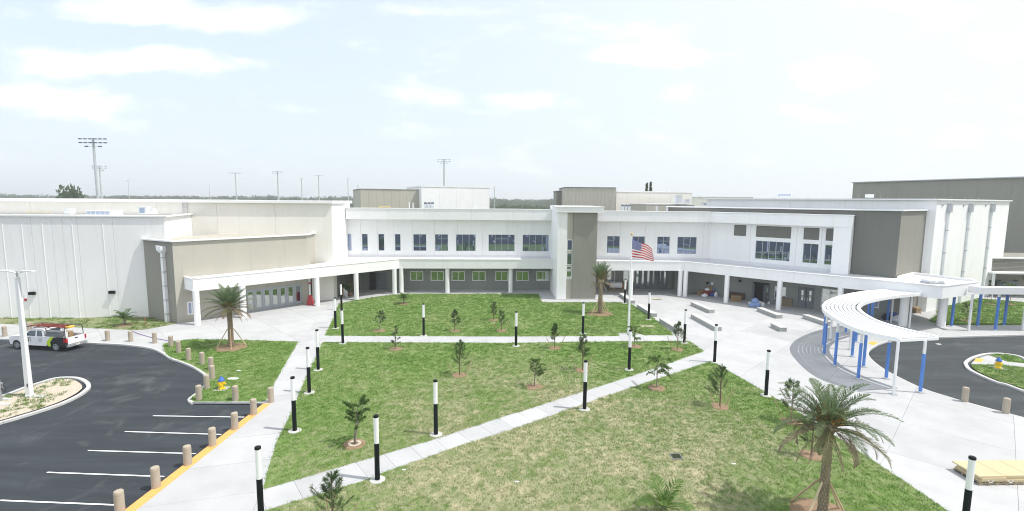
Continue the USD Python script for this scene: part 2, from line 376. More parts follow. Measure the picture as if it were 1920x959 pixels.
# right drive: plaza edge, then the north kerb
plaza_edge = smooth_line(ring([(1763, 632.5), (1715, 633), (1682, 637), (1656, 643), (1638, 651.5), (1629, 661), (1634, 673), (1657, 691.5), (1692, 710.5), (1735, 730), (1790, 747.5), (1850, 764.5), (1920, 783)]), 5)
e1 = plaza_edge[-1] + (plaza_edge[-1] - plaza_edge[-6]) / np.linalg.norm(plaza_edge[-1] - plaza_edge[-6]) * 45
nk0, nk1 = np.array(g2(1763, 632.5)), np.array(g2(1920, 628.0))
nk_far = nk0 + (nk1 - nk0) * 8
east_road = Polygon([*map(tuple, plaza_edge), tuple(e1), (nk_far[0], e1[1]), tuple(nk_far), tuple(nk1)]).buffer(0)
# the big car park behind the viewer, which the upper windows mirror
south_road = Polygon([(-120, -80), (120, -80), (120, -4), (-120, -4)])

def isl(pts, n=4): return Polygon(smooth_line(ring(pts), n)).buffer(0)
w_island = Polygon([*map(tuple, smooth_line(ring([(-120, 772), (0, 744), (50, 726.5), (81, 716.5), (104, 710), (131, 709), (147, 711.5), (158, 717.5), (162, 724), (159, 730), (144, 741), (112, 756), (75, 768.5), (37, 780), (0, 790.5), (-140, 826)]), 4))]).buffer(0)
e_island = Polygon([*map(tuple, smooth_line(ring([(2080, 735), (1960, 697), (1915, 670.5), (1892, 665), (1871, 663.5), (1849, 665), (1827, 671.5), (1815, 680), (1816, 686), (1822, 693), (1841, 703), (1871, 715.5), (1890, 720.5), (1920, 731.5), (2000, 758), (2100, 785)]), 4))]).buffer(0)
ROADZ = -.13
for nm, pg, m in (('car_park', west_road, 'asphalt'), ('drive', east_road, 'asphalt_new'), ('road', south_road, 'asphalt')):
    obj(nm, sheet(pg, ROADZ), m, kind='structure')
roads = unary_union([west_road, east_road, south_road])

# kerbs: cast in lengths
def kerb(line, w, z1, parent, length=3.2, side=1):
    L = LineString(line); n = max(1, int(L.length / length)); g = .012
    for i in range(n):
        a, b = L.length * i / n + g, L.length * (i + 1) / n - g
        seg = shapely.ops.substring(L, a, b)
        pg = seg.buffer(w * side, single_sided=True, cap_style='flat', join_style='mitre')
        if pg.area > .01: obj('kerb_stone', prism(pg, ROADZ - .1, z1), 'kerb_concrete', parent)
k1 = thing('kerb', 'pale concrete kerb curving round the hydrant lawn of the left car park', kind='structure')
kerb(north, .22, .012, k1, side=1)
k2 = thing('kerb', 'thin concrete kerb between the right drive and the plaza', kind='structure')
kerb(np.vstack([plaza_edge]), .16, .008, k2, side=-1)
kerb(np.vstack([nk0, nk1, nk_far]), .2, .010, k2, side=1)
for pg, lab in ((w_island, 'white kerb round the weedy island in the left car park'), (e_island, 'white kerb round the grassy island in the right drive')):
    k3 = thing('kerb', lab, kind='structure')
    kerb(list(pg.exterior.coords), .26, .02, k3, 2.6, side=1 if not pg.exterior.is_ccw else 1)

# lawns, outlined on the ground
lawn_north = Polygon(ring([(635, 570), (665, 563.7), (702.5, 557.5), (746, 552.5), (780, 551.3), (960, 551.3), (1009, 551.8), (1017, 567.3), (1100, 567.3), (1160, 567.5), (1183, 569), (1195, 579), (1225, 596.5), (1242, 610), (1260, 624), (1263, 629), (1208, 629.5), (1192, 624.5), (1158, 625), (1162, 630.5), (960, 631.5), (780, 630.8), (608.5, 630), (626, 595)]))
lawn_mid = Polygon(ring([(605, 642), (780, 642.8), (959.5, 643.5), (1175, 640.5), (1292, 640), (1320, 659), (1210, 697), (1140, 719.8), (960, 777), (805, 827.5), (697.5, 858.7), (492.5, 918.7), (517.5, 830), (547.5, 772.5), (567.5, 722.5)]))
a0, a1 = np.array(g2(1502, 776)), np.array(g2(1777.5, 959)); b0, b1 = np.array(g2(960, 806)), np.array(g2(500, 957.5))
se_far = a0 + (a1 - a0) * 1.35; sw_far = b0 + (b1 - b0) * 1.5
lawn_south = Polygon(ring([(1340, 680.5), (1345, 684), (1440, 738.7), (1502, 776), (1665, 882.5)]) + [tuple(a1), tuple(se_far), (se_far[0], 3), (sw_far[0], 3), tuple(sw_far), tuple(b1)] + ring([(585, 931), (680, 902.5), (730, 882.5), (870, 833.7), (960, 806), (1135, 743.7), (1205, 720), (1332.5, 678)]))
lawn_west = Polygon([*map(tuple, [p for p in north[33:]])] + ring([(470, 755.2), (495, 756.4), (507, 748), (518.7, 718.8), (563.5, 640), (520, 638.8), (405, 636), (367.5, 635.6), (342.5, 637.5), (317.5, 641), (300, 646.5)])).buffer(0).buffer(-.2).buffer(.02)
lawn_hall = Polygon(ring([(-200, 607.5), (0, 607.5), (175, 616), (250, 619.5), (270, 618.7), (333, 607.3), (332, 606), (276, 594), (125, 596.6), (0, 597), (-200, 597)]))
lawn_east = Polygon(ring([(1741, 602.5), (1765, 610), (1920, 610), (2200, 610)]) + ring([(2200, 566), (1920, 567), (1830, 559.5), (1795, 565.5), (1755, 582.5), (1757, 590)]))
lawn_far_l = Polygon([(-130, 6), (-95.5, 6), (-95.5, 54), (-130, 54)])
def noisy(pg, amp=.07, seed=1):
    """a mown edge is never straight: nibble the outline"""
    L = pg.exterior; n = int(L.length / .35); pts = []
    for i in range(n):
        p = L.interpolate(i * L.length / n); pts.append((p.x, p.y))
    pts = np.array(pts); q = np.c_[pts * 1.3, np.full(n, seed * 3.1)]
    pts = pts + amp * 2 * (np.c_[meshkit.fbm(q, 3, seed), meshkit.fbm(q, 3, seed + 9)] - .5)
    return Polygon(pts).buffer(0)
lawns = []
for i, (pg, m, lab) in enumerate(((lawn_north, 'lawn', 'green lawn in front of the building'), (lawn_mid, 'lawn', 'patchy lawn between the two pale paths'), (lawn_south, 'lawn', 'large patchy lawn in the foreground'), (lawn_west, 'lawn', 'green lawn with the hydrant beside the car park'),
                              (lawn_hall, 'rough_grass', 'strip of thin grass along the ribbed white hall'), (lawn_east, 'lawn', 'bright green lawn behind the straight covered walk'))):
    pg = noisy(pg.buffer(0), .06, i + 1); pg = pg.difference(roads.buffer(.15)) if i in (2, 3) else pg
    lawns.append(pg); obj('lawn', sheet(pg, .014), m, kind='structure', label=lab)
obj('field', sheet(lawn_far_l, -.1), 'lawn', kind='structure')
obj('field', sheet(Polygon([(-120, -3.9), (120, -3.9), (120, 3.1), (-120, 3.1)]), -.05), 'lawn', kind='structure')
obj('field', sheet(Polygon([(-260, 130), (260, 130), (260, 300), (-260, 300)]), -.3), 'lawn', kind='structure')

w_soil = w_island.buffer(-.24); obj('island_soil', sheet(w_soil, .0), 'sand', kind='structure')
e_in = e_island.buffer(-.24)
e_path = Polygon(ring([(1800, 690), (1818, 683.4), (1872, 684.5), (1920, 689), (2100, 706), (2100, 698), (1920, 681.5), (1889, 679), (1862, 669.5), (1849, 664), (1820, 668)]))
obj('island_path', prism(e_in.intersection(e_path), -.1, .012), 'concrete', kind='structure')
e_lawn = e_in.difference(e_path.buffer(.01))
obj('lawn', sheet(e_lawn, .008), 'lawn', kind='structure', label='grass on the island in the right drive'); lawns.append(e_lawn)

# concrete paving, cut into slabs by its joints
site = Polygon([(-90, north[0][1]), (-90, 62), (-60, 90), (60, 90), (120, 84), (130, float(nk_far[1])), (40, 3), (-40, 3)])
site = unary_union([site, Polygon([(15, 3), (60, 3), (130, 40), (130, 84), (40, 84)])]).difference(roads.buffer(.10))
site = site.difference(unary_union([lawns[i].buffer(-.12) for i in range(6)]))
obj('paving_bed', sheet(site, -.03), 'joint_dark', kind='structure')
d_path = Polygon(ring([(1320, 659), (1210, 697), (1140, 719.8), (960, 777), (805, 827.5), (697.5, 858.7), (492.5, 918.7), (400, 945)]) + ring([(400, 990), (500, 957.5), (585, 931), (680, 902.5), (730, 882.5), (870, 833.7), (960, 806), (1135, 743.7), (1205, 720), (1340, 680)])).buffer(.2)
x_path = Polygon(ring([(604, 630), (960, 631.5), (1270, 629), (1292, 640.5), (1175, 641), (959, 644), (604, 642.5)])).buffer(.15)
x_path = unary_union([x_path, Polygon(ring([(1156, 625.2), (1170, 623.6), (1206, 623.8), (1214, 642), (1160, 642)]))])
w_walk = Polygon(ring([(634, 571), (626, 595), (605, 642), (567, 722), (548, 772), (517, 830), (490, 919), (478, 975), (460, 1040), (160, 1040), (231, 959), (494, 757), (519, 718), (564, 640), (600, 590), (622, 570)]))
def slabs(region, name, label, origin, ang, du, dv, gap=.015, mat_='concrete', kmax=290):
    t = thing(name, label, kind='structure'); n = 0
    loc = affinity.rotate(affinity.translate(region, -origin[0], -origin[1]), -ang, origin=(0, 0), use_radians=True)
    x0, y0, x1, y1 = loc.bounds
    for i in range(math.floor(x0 / du), math.ceil(x1 / du)):
        for j in range(math.floor(y0 / dv), math.ceil(y1 / dv)):
            c = loc.intersection(sbox(i * du + gap / 2, j * dv + gap / 2, (i + 1) * du - gap / 2, (j + 1) * dv - gap / 2))
            for q in polys(c):
                if q.area < .02 or n >= kmax: continue
                q = affinity.translate(affinity.rotate(q, ang, origin=(0, 0), use_radians=True), *origin[:2])
                obj('slab', prism(q, -.12, .002 * ((i * 7 + j * 3) % 3)), mat_, t); n += 1
    return n
pd0, pd1 = np.array(g2(492.5, 918.7)), np.array(g2(1210, 697)); dd = math.atan2(*(pd1 - pd0)[::-1])
slabs(d_path.intersection(site).difference(w_walk.union(x_path)), 'path', 'pale concrete path running diagonally between the lawns', g2(500, 957), dd, 1.55, 30)
slabs(x_path.intersection(site).difference(w_walk), 'path', 'pale concrete path crossing the lawn to the flagpole', g2(604, 642), 0, 2.3, 30)
slabs(w_walk.intersection(site), 'walkway', 'wide pale walkway along the left car park', g2(548, 772), math.atan2(*(np.array(g2(548, 772)) - np.array(g2(490, 919)))[::-1]), 3.1, 9)
rest = site.difference(unary_union([d_path, x_path, w_walk]))
slabs(rest.intersection(sbox(-200, -50, 3, 200)), 'plaza', 'white concrete forecourt under the left canopy', (-30, 50), .78, 4.6, 4.6)
slabs(rest.intersection(sbox(3, -50, 200, 200)), 'plaza', 'broad white concrete plaza on the right', (25, 45), -.78, 5.2, 5.2)

# painted marks
def strip(a, b, w): return LineString([a, b]).buffer(w / 2, cap_style='flat')
for i, (a, b) in enumerate((((287, 780), (458, 782.5)), ((234, 809.5), (415, 815)), ((165, 845), (367, 851)), ((88, 886), (308, 894)), ((0, 938.5), (224, 947.5)), ((-150, 1003), (120, 1011)))):
    obj('parking_line', sheet(strip(g2(*a, ROADZ), g2(*b, ROADZ), .1), ROADZ + .004), 'line_white', kind='structure')
for k in range(-9, 10):
    for y in (-14, -40):
        obj('parking_line', sheet(sbox(k * 7 - .2, y - 6, k * 7 + .2, y + 3), ROADZ + .004), 'line_white', kind='structure')
    if k % 3 == 0:
        obj('island', prism(Point(k * 7 + 3, -27).buffer(2.2), ROADZ, .05), 'kerb_concrete', kind='structure')
        obj('island', sheet(Point(k * 7 + 3, -27).buffer(1.9), .054), 'lawn', kind='structure')
yd = (yk[1] - yk[0]) / np.linalg.norm(yk[1] - yk[0])
ykb = thing('kerb', 'yellow painted kerb along the parking bays', kind='structure')
Ly = np.linalg.norm(yk_far - yk[0]); ny = int(Ly / 1.5)
for i in range(ny):
    p, q = yk[0] + yd * (Ly * i / ny + .008), yk[0] + yd * (Ly * (i + 1) / ny - .008)
    obj('kerb_stone', prism(LineString([p, q]).buffer(.52, single_sided=True, cap_style='flat'), ROADZ - .08, .012), 'yellow_paint', ykb)
obj('tactile_pad', prism(Polygon(ring([(1627.5, 644.5), (1634, 640.5), (1646.5, 642.5), (1638, 648)])), -.02, .016), 'tactile_orange', kind='structure')
obj('tactile_pad', prism(Polygon(ring([(1826, 678.5), (1830, 672), (1844, 673.5), (1841, 680)])), -.02, .02), 'tactile_orange', kind='structure')

# grass blades: tufts too many to count
rng = np.random.default_rng(5)
def tuft(n, h, spread, seed, w=.012):
    r = np.random.default_rng(seed); v, f = [], []
    for i in range(n):
        a, d = r.uniform(0, 6.283), r.uniform(0, spread); p = np.array([d * math.cos(a), d * math.sin(a), 0])
        b = r.uniform(0, 6.283); t = np.array([math.cos(b), math.sin(b), 0]) * w; lean = r.normal(0, .5, 2) * h
        tip = p + np.array([lean[0], lean[1], h * r.uniform(.5, 1.1)]); k = len(v)
        v += [p - t, p + t, tip]; f.append((k, k + 1, k + 2))
    return trimesh.Trimesh(np.array(v), np.array(f), process=False)
def scatter_grass(name, regions, mat_, n, h, seed, wmax, label):
    pi = UsdGeom.PointInstancer.Define(stage, _name('/World', name)); pp = str(pi.GetPath())
    for k in range(3): usdkit.mesh(stage, f'{pp}/protos/tuft_{k:03d}', tuft(11, h, .16, seed * 10 + k), MATS[mat_])
    pi.CreatePrototypesRel().SetTargets([Sdf.Path(f'{pp}/protos/tuft_{k:03d}') for k in range(3)])
    r = np.random.default_rng(seed); P = []
    for pg in regions:
        x0, y0, x1, y1 = pg.bounds; shapely.prepare(pg)
        m = int(n * (x1 - x0) * (y1 - y0)); q = r.uniform((x0, y0), (x1, y1), (m, 2))
        keep = shapely.contains_xy(pg, q[:, 0], q[:, 1]) & (r.uniform(size=m) < np.clip((30 / np.maximum(q[:, 1], 16)) ** 1.5, 0, 1)) & (q[:, 1] > 17)
        if wmax: keep &= meshkit.fbm(np.c_[q * .9, np.zeros(m)], 3, 4) > wmax
        P.append(q[keep])
    P = np.vstack(P); N = len(P); a = r.uniform(0, 6.283, N) / 2; s = r.uniform(.6, 1.35, N) * (1 + np.clip((P[:, 1] - 25) / 60, 0, .8))
    pi.CreatePositionsAttr(Vt.Vec3fArray.FromNumpy(np.c_[P, np.full(N, .008)].astype(np.float32)))
    pi.CreateProtoIndicesAttr(Vt.IntArray.FromNumpy(r.integers(0, 3, N).astype(np.int32)))
    pi.CreateOrientationsAttr(Vt.QuathArray([Gf.Quath(float(math.cos(x)), 0, 0, float(math.sin(x))) for x in a]))
    pi.CreateScalesAttr(Vt.Vec3fArray.FromNumpy(np.repeat(s[:, None], 3, 1).astype(np.float32)))
    data(pi.GetPrim(), label, 'grass', None, 'stuff')
scatter_grass('grass', lawns[:4] + [lawns[5], e_lawn], 'blades', 75, .062, 3, 0, 'short uneven grass growing on the lawns')
scatter_grass('grass', [lawns[4], w_soil], 'rough_blades', 26, .13, 4, .5, 'thin weedy tufts on the sandy island and along the ribbed hall')

# ------------------------------------------------------------------ buildings
def window(parent, M, u0, u1, z0, z1, n, gl='glass_blue', fr='frame_white', name='window', y=-.12, fw=.07, mull=.06):
    """an n-light window set into its opening: frame ring > panes"""
    o = sbox(u0, z0, u1, z1); holes = []
    w = (u1 - u0 - 2 * fw - (n - 1) * mull) / n
    for i in range(n):
        a = u0 + fw + i * (w + mull); holes.append((a, a + w))
    f = o.difference(unary_union([sbox(a, z0 + fw, b, z1 - fw) for a, b in holes]))
    wn = obj(name, put(panel(f, y - .05, y + .06), M), fr, parent)
    for a, b in holes: obj('pane', lbox(M, a - .01, b + .01, y - .03, y - .01, z0 + fw - .01, z1 - fw + .01), gl, wn)
    return wn
def facade(parent, a, b, z0, z1, mat_, openings, joints, th=.22, name='wall_panel', gap=.022):
    """wall panels between joints, cut round the openings"""
    M, L = wall_frame(a, b); us = [0] + sorted(j for j in joints if .3 < j < L - .3) + [L]
    hole = unary_union([sbox(*o) for o in openings]) if openings else Polygon()
    for i in range(len(us) - 1):
        g0, g1 = (0 if i == 0 else gap / 2), (0 if i == len(us) - 2 else gap / 2)
        pg = sbox(us[i] + g0, z0, us[i + 1] - g1, z1).difference(hole)
        obj(name, put(panel(pg, -th, 0), M), mat_, parent)
    return M, L
def coping(parent, pts, z, w=.45, h=.16, mat_='trim_white', close=False):
    pg = LineString(pts + ([pts[0]] if close else [])).buffer(w / 2, cap_style='square', join_style='mitre')
    return obj('coping', prism(pg, z, z + h), mat_, parent)
def offset(a, b, d):
    M, L = wall_frame(a, b); n = M[:2, 1] * d; return tuple(np.array(a) + n), tuple(np.array(b) + n)
def mass(pts, z0, z1, mat_, parent, name='wall'): return obj(name, prism(Polygon(pts), z0, z1), mat_, parent)

# --- left: long cream hall at the back
W1R = (-25.5, 69.5); W1L = (-92.0, 59.5)
t = thing('hall', 'long cream flat-roofed hall rising behind the ribbed white hall on the left', 'building')
a, b = W1L, W1R
Mh, Lh = wall_frame(a, b)
facade(t, a, b, 0, 13.35, 'cream_stucco', [], [Lh * k / 9 for k in range(1, 9)])
ai, bi = offset(a, b, -.25)
mass([ai, bi, (-25.75, 77.5), (-92, 77.5)], 0, 13.3, 'cream_stucco', t)
obj('side_wall', box(-25.75, -25.42, 69.52, 77.4, 0, 13.36), 'white_stucco', t)
mass([(-92.3, 59.1), (-25.2, 69.15), (-25.2, 77.8), (-92.3, 77.8)], 13.37, 13.75, 'trim_white', t, 'coping')
ld = lambda u, d=.0: tuple(Mh[:2, 3] + Mh[:2, 0] * u + Mh[:2, 1] * d)
ul = upx(a, b, 349, 400)
rails = [tube((*ld(ul + s * .28, .18), 9.9), (*ld(ul + s * .28, .18), 13.6), .035, n=6) for s in (-1, 1)] + [tube((*ld(ul - .28, .18), 10 + k * .3), (*ld(ul + .28, .18), 10 + k * .3), .022, n=6) for k in range(12)]
hoop = [tube((*ld(ul + .36 * math.cos(q), .18 + .6 * math.sin(q)), z), (*ld(ul + .36 * math.cos(q + .45), .18 + .6 * math.sin(q + .45)), z), .02, n=5) for z in (12.2, 12.9, 13.5) for q in np.arange(0, 3.1, .45)]
tl = thing('roof_ladder', 'caged steel roof ladder fixed to the cream hall wall', 'ladder')
obj('rail', rails, 'galvanised', tl); obj('cage_hoop', hoop, 'galvanised', tl)

# --- left: ribbed white hall
t = thing('hall', 'tall white hall of ribbed wall panels at the left edge behind the pickup', 'building')
a, b = (-96.0, 52.7), (-40.4, 57.15)
jx = [64, 102, 122, 150, 216]
joints = [upx(a, b, x, 480) for x in jx]; Mb, Lb = wall_frame(a, b)
facade(t, a, b, -.3, 11.75, 'white_stucco', [], joints, gap=.03)
ai, bi = offset(a, b, -.24)
mass([ai, bi, (-43.5, 66.6), (-96, 58)], -.3, 11.7, 'white_stucco', t)
obj('side_wall', put(box(0, math.hypot(3.1, 9.6), -.1, .05, -.3, 11.72), wall_frame((-40.4, 57.15), (-43.5, 66.75))[0]), 'white_stucco', t)
coping(t, [(-96, 52.8), (-40.35, 57.25), (-43.4, 66.5)], 11.76, .5, .17)
for k, x in enumerate((10, 46, 84, 140, 197)):
    u = upx(a, b, x, 480)
    obj('rib', lbox(Mb, u - .04, u + .04, 0, .035, -.25, 11.7), 'white_stucco', t)
def on_wall(x, y, a, b):
    p = on_plane(x, y, a, b); M, _ = wall_frame(a, b); return float((p[:2] - M[:2, 3]) @ M[:2, 0]), float(p[2])
for x, y, lab in ((62, 550, 'dark wedge wall light left of the joint, above the pickup on the white hall'), (211.5, 548, 'dark wedge wall light near the grey block on the white hall')):
    u, z = on_wall(x, y, a, b)
    tt = thing('wall_light', lab, 'wall light', 'wedge lights on the white hall wall')
    obj('housing', put(panel(sbox(u - .30, z - .16, u + .30, z + .16), 0.002, .30), Mb), 'black_metal', tt)
    obj('lens', lbox(Mb, u - .22, u + .22, .06, .26, z - .185, z - .16), 'frame_white', tt)
u, z = on_wall(48, 562.5, a, b)
tt = thing('fire_alarm', 'small red alarm bell low on the white hall wall beside the light pole', 'alarm')
obj('bell', put(rot(lathe([(0, .1), (.12, .1), (.16, .02), (.16, 0)], 14), 0, (0, 0, 0), rx=-math.pi / 2), Mb @ trimesh.transformations.translation_matrix((u, 0.0, z))), 'red_paint', tt)
obj('back_box', lbox(Mb, u - .12, u + .12, .0, .03, z + .2, z + .75), 'frame_white', tt)
# roof plant on the ribbed hall
def rooftop(name, lab, cat_, x, y, Y, w, h, d, mat_, extra=None, group=None):
    p = at_y(x, y, Y); tt = thing(name, lab, cat_, group, (p[0], p[1], p[2]))
    obj('casing', box(-w / 2, w / 2, -d / 2, d / 2, 0, h), mat_, tt)
    obj('lid', box(-w / 2 - .04, w / 2 + .04, -d / 2 - .04, d / 2 + .04, h, h + .06), 'hvac_white', tt)
    if extra == 'louvre':
        for k in range(5): obj('louvre', box(-w / 2 + .1 + k * (w - .2) / 5, -w / 2 + .1 + (k + .7) * (w - .2) / 5, -d / 2 - .05, -d / 2, h * .15, h * .85), 'hvac_blue', tt)
    if extra == 'fan':
        for k in (-1, 0, 1): obj('fan_ring', rot(lathe([(w * .10, 0), (w * .14, 0), (w * .14, .12), (w * .10, .12)], 14), 0, (k * w * .32, 0, h + .06)), 'galvanised', tt)
    return tt
rooftop('roof_unit', 'low grey sloping roof unit in the middle of the ribbed hall roof', 'roof unit', 197, 403, 60, 3.0, .45, 1.8, 'hvac_white', 'louvre')
rooftop('roof_unit', 'white box unit with a dark grille near the right end of the ribbed hall roof', 'roof unit', 272, 401.5, 60.5, .9, .85, .8, 'hvac_white', 'louvre')
rooftop('roof_unit', 'small pale box beside the grille unit at the right end of the ribbed hall roof', 'roof unit', 287, 401.5, 61, .6, .55, .6, 'hvac_white')
rooftop('roof_unit', 'small white cube alone on the ribbed hall roof left of the sloping unit', 'roof unit', 131, 400.5, 60, .75, .5, .7, 'hvac_white')
p = at_y(73, 401, 59); tt = thing('barrier_frame', 'pale yellowish guard frame lying across the ribbed hall roof', 'guard rail', None, tuple(p))
for s in (-1, 1): obj('post', tube((s * 1.4, 0, 0), (s * 1.4, 0, .2), .04), 'board_face', tt)
obj('rail', tube((-1.5, 0, .2), (1.5, 0, .2), .04), 'board_face', tt)

# --- left: tan and grey entrance block
A, B, C, D = (-42.7, 56.75), (-37.5, 54.05), (-27.6, 65.75), (-27.9, 69.3)
t = thing('entrance_block', 'grey and tan stucco entrance block with white coping behind the left palm', 'building')
M3, L3 = wall_frame(B, C)
u_doors = [upx(B, C, x, 560) for x in (462, 567)]
ticket = (upx(B, C, 351.5, 585), .75, upx(B, C, 369.5, 585), 2.25)
op = [(u_doors[0], -.1, u_doors[1], 2.75), (ticket[0], ticket[1], ticket[2], ticket[3])]
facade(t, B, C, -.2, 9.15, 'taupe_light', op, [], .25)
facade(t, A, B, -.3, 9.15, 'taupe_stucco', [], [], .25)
Bi = (-37.55, 54.55)
mass([(-42.6, 57.1), Bi, (-27.9, 66.0), (-28.2, 69.2), (-40, 68.6)], -.3, 9.1, 'taupe_light', t)
obj('side_wall', put(box(0, 3.5, -.2, 0, 0, 9.15), wall_frame(C, D)[0]), 'taupe_light', t)
coping(t, [A, B, C, D], 9.16, .5, .16)
w = window(t, M3, ticket[0], ticket[2], ticket[1], ticket[3], 2, 'glass_blue', name='ticket_window', y=-.05, fw=.14, mull=.14)
# storefront doors
n = 7; du = (u_doors[1] - u_doors[0]) / n
obj('door_frame', put(panel(sbox(u_doors[0], -.02, u_doors[1], 2.75).difference(unary_union([sbox(u_doors[0] + k * du + .06, 0, u_doors[0] + (k + 1) * du - .06, 2.6) for k in range(n)])), -.2, -.06), M3), 'door_light', t)
for k in range(n):
    x0, x1 = u_doors[0] + k * du + .07, u_doors[0] + (k + 1) * du - .07
    dr = obj('door', put(panel(sbox(x0, .01, x1, 2.58).difference(sbox(x0 + .17, .40, x1 - .17, 2.40)), -.18, -.09), M3), 'door_light', t)
    obj('pane', lbox(M3, x0 + .15, x1 - .15, -.12, -.105, .38, 2.42), 'glass_green', dr)
    obj('handle', lbox(M3, x0 + .1, x0 + .14, -.085, -.03, .9, 1.5), 'galvanised', dr)
# downpipe with hopper on the grey face
u, z = on_wall(309.5, 465, A, B); MA, LA = wall_frame(A, B)
tt = thing('downpipe', 'white rainwater downpipe with hopper head on the grey face of the entrance block', 'downpipe')
ub, _ = on_wall(315, 600, A, B); u = (u + ub) / 2
obj('pipe', lbox(MA, u - .22, u + .22, .02, .34, -.1, 7.95), 'pole_white', tt)
obj('hopper', put(trimesh.convex.convex_hull(np.vstack([box(u - .45, u + .45, .01, .6, 8.2, 8.62).vertices, box(u - .28, u + .28, .01, .42, 7.9, 7.92).vertices])), MA), 'pole_white', tt)
obj('spout', lbox(MA, u - 1.0, u - .46, .01, .35, 8.45, 8.7), 'pole_white', tt)
for k in range(5): obj('bracket', lbox(MA, u - .27, u + .27, 0.005, .37, .9 + k * 1.6, .98 + k * 1.6), 'galvanised', tt)

# --- covered walkway: one roof over the whole forecourt side
F = [(-37.17, 54.58), (-34.96, 53.27), (-16.81, 72.75), (6.35, 73.7)]
Fr = [(12.3, 72.4), (25.69, 72.55), (46.52, 52.4), (53.73, 55.8)]
ZS, ZF = 3.78, 5.12
cw = thing('covered_walkway', 'white flat canopy on round columns running along the whole front of the school', 'covered walkway')
def fascia(pts, th=.3):
    for i in range(len(pts) - 1):
        a, b = pts[i], pts[i + 1]; M, L = wall_frame(a, b)
        n = max(1, round(L / 13))
        for k in range(n):
            obj('fascia', lbox(M, L * k / n + (.012 if k else 0), L * (k + 1) / n, -th, 0, ZS, ZF), 'white_stucco', cw)
            obj('coping', lbox(M, L * k / n + (.012 if k else .0), L * (k + 1) / n, -th - .03, .05, ZF + .003, ZF + .09), 'trim_white', cw)
fascia([(-36.95, 54.75), F[1], F[2], F[3]]); fascia(Fr)
roofL = [(-37.0, 54.85), (-34.95, 53.65), (-17.0, 72.95), (6.4, 73.95), (6.6, 78.5), (-26, 78.5), (-26, 70), (-28.0, 66.2)]
roofR = [(12.4, 72.6), (25.8, 72.8), (46.5, 52.9), (53.4, 56.0), (53.4, 63.0), (46.5, 60), (30, 76), (12.4, 79)]
for rp in (roofL, roofR):
    rp = Polygon(rp).buffer(-.03)
    obj('roof_deck', prism(rp, ZF - .35, ZF - .05), 'roof_membrane', cw)
    obj('soffit', prism(rp, ZS + .12, ZS + .2), 'white_paint', cw)
obj('roof_kerb', prism(LineString([(46.3, 58.3), (51.0, 62.0), (53.6, 56.4)]).buffer(.15, cap_style='flat', join_style='mitre'), ZF - .05, ZF + .22), 'trim_white', cw)
cols = [(371, 609.5), (457.5, 596), (595.5, 573.7), (668.7, 562.5), (740, 552), (753, 550), (839, 549.5), (957, 549), (1182, 555), (1274, 555), (1284, 556), (1361, 567.5), (1459, 581), (1572, 597), (1692, 611), (1764, 612), (645, 545)]
for x, y in cols:
    p = G(x, y); r = .32 if x < 1600 else .42
    cl = obj('column', rot(lathe([(0, 0), (r, 0), (r, ZS + .1), (0, ZS + .1)], 24), 0, (p[0], p[1], -.02)), 'white_paint', cw, smooth=40)
# skylight dome on the right end of the canopy roof
p = G(1748, 531, ZF)
sk = thing('roof_vent', 'low white ribbed roof vent on the right end of the canopy roof', 'roof vent', None, (p[0], p[1], ZF - .05))
obj('curb', box(-.85, .85, -.7, .7, 0, .16), 'galvanised', sk)
obj('dome', trimesh.Trimesh(trimesh.creation.icosphere(3).vertices * (.8, .65, .28) + (0, 0, .22), trimesh.creation.icosphere(3).faces), 'hvac_white', sk, smooth=True)
for k in range(9): obj('rib', rot(box(-.02, .02, -.66, .66, 0, .34), 0, (-.72 + k * .18, 0, .05)), 'hvac_white', sk)

# --- centre: two-storey block, left of the stair tower
CB = thing('school_block', 'two-storey white central school wing with a long row of upper windows', 'building')
a, b = (-26.0, 75.9), (6.6, 77.0)
ups = [(649, 659, 1), (678.7, 689.6, 1), (709.5, 720.5, 1), (740.5, 751, 1), (775, 799.3, 2), (815.7, 840, 2), (855, 891.8, 3), (916, 965, 4), (980, 1028.8, 4)]
ZB, ZT = 6.08, 8.68
op = [(upx(a, b, x0, 455), ZB, upx(a, b, x1, 455), ZT, n) for x0, x1, n in ups]
jn = [upx(a, b, x, 430) for x in (676, 707, 738, 773, 815, 857, 905, 970)]
M, L = facade(CB, a, b, 5.0, 10.96, 'white_stucco', [o[:4] for o in op], jn)
for o in op: window(CB, M, o[0], o[2], o[1], o[3], o[4], 'glass_blue', 'frame_grey', fw=.05)
mass([(-26.2, 76.15), (6.6, 77.25), (6.6, 88), (-26.2, 88)], 0, 12.35, 'white_stucco', CB)
Mg = M
gw = [(768.7, 793.5), (807.5, 832.5), (846.7, 871.5), (885.5, 910.5), (928.7, 952.5), (967.5, 991.7), (1005.7, 1030)]
gop = [(upx(a, b, x0, 518), 1.36, upx(a, b, x1, 518), 2.92) for x0, x1 in gw]
drs = (upx(a, b, 697, 535), 0, upx(a, b, 725, 535), 2.6)
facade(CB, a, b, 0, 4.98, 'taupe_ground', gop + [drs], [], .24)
for o in gop: window(CB, Mg, o[0], o[2], o[1], o[3], 2, 'glass_green', 'frame_white', fw=.12, mull=.10, y=-.06)
for k in range(2):
    x0 = drs[0] + k * (drs[2] - drs[0]) / 2 + .03
    dr = obj('door', lbox(Mg, x0, x0 + (drs[2] - drs[0]) / 2 - .06, -.16, -.06, .02, 2.56), 'door_grey', CB)
    obj('handle', lbox(Mg, x0 + (.95 if k == 0 else .1), x0 + (1.02 if k == 0 else .17), -.05, .0, 1.0, 1.12), 'galvanised', dr)
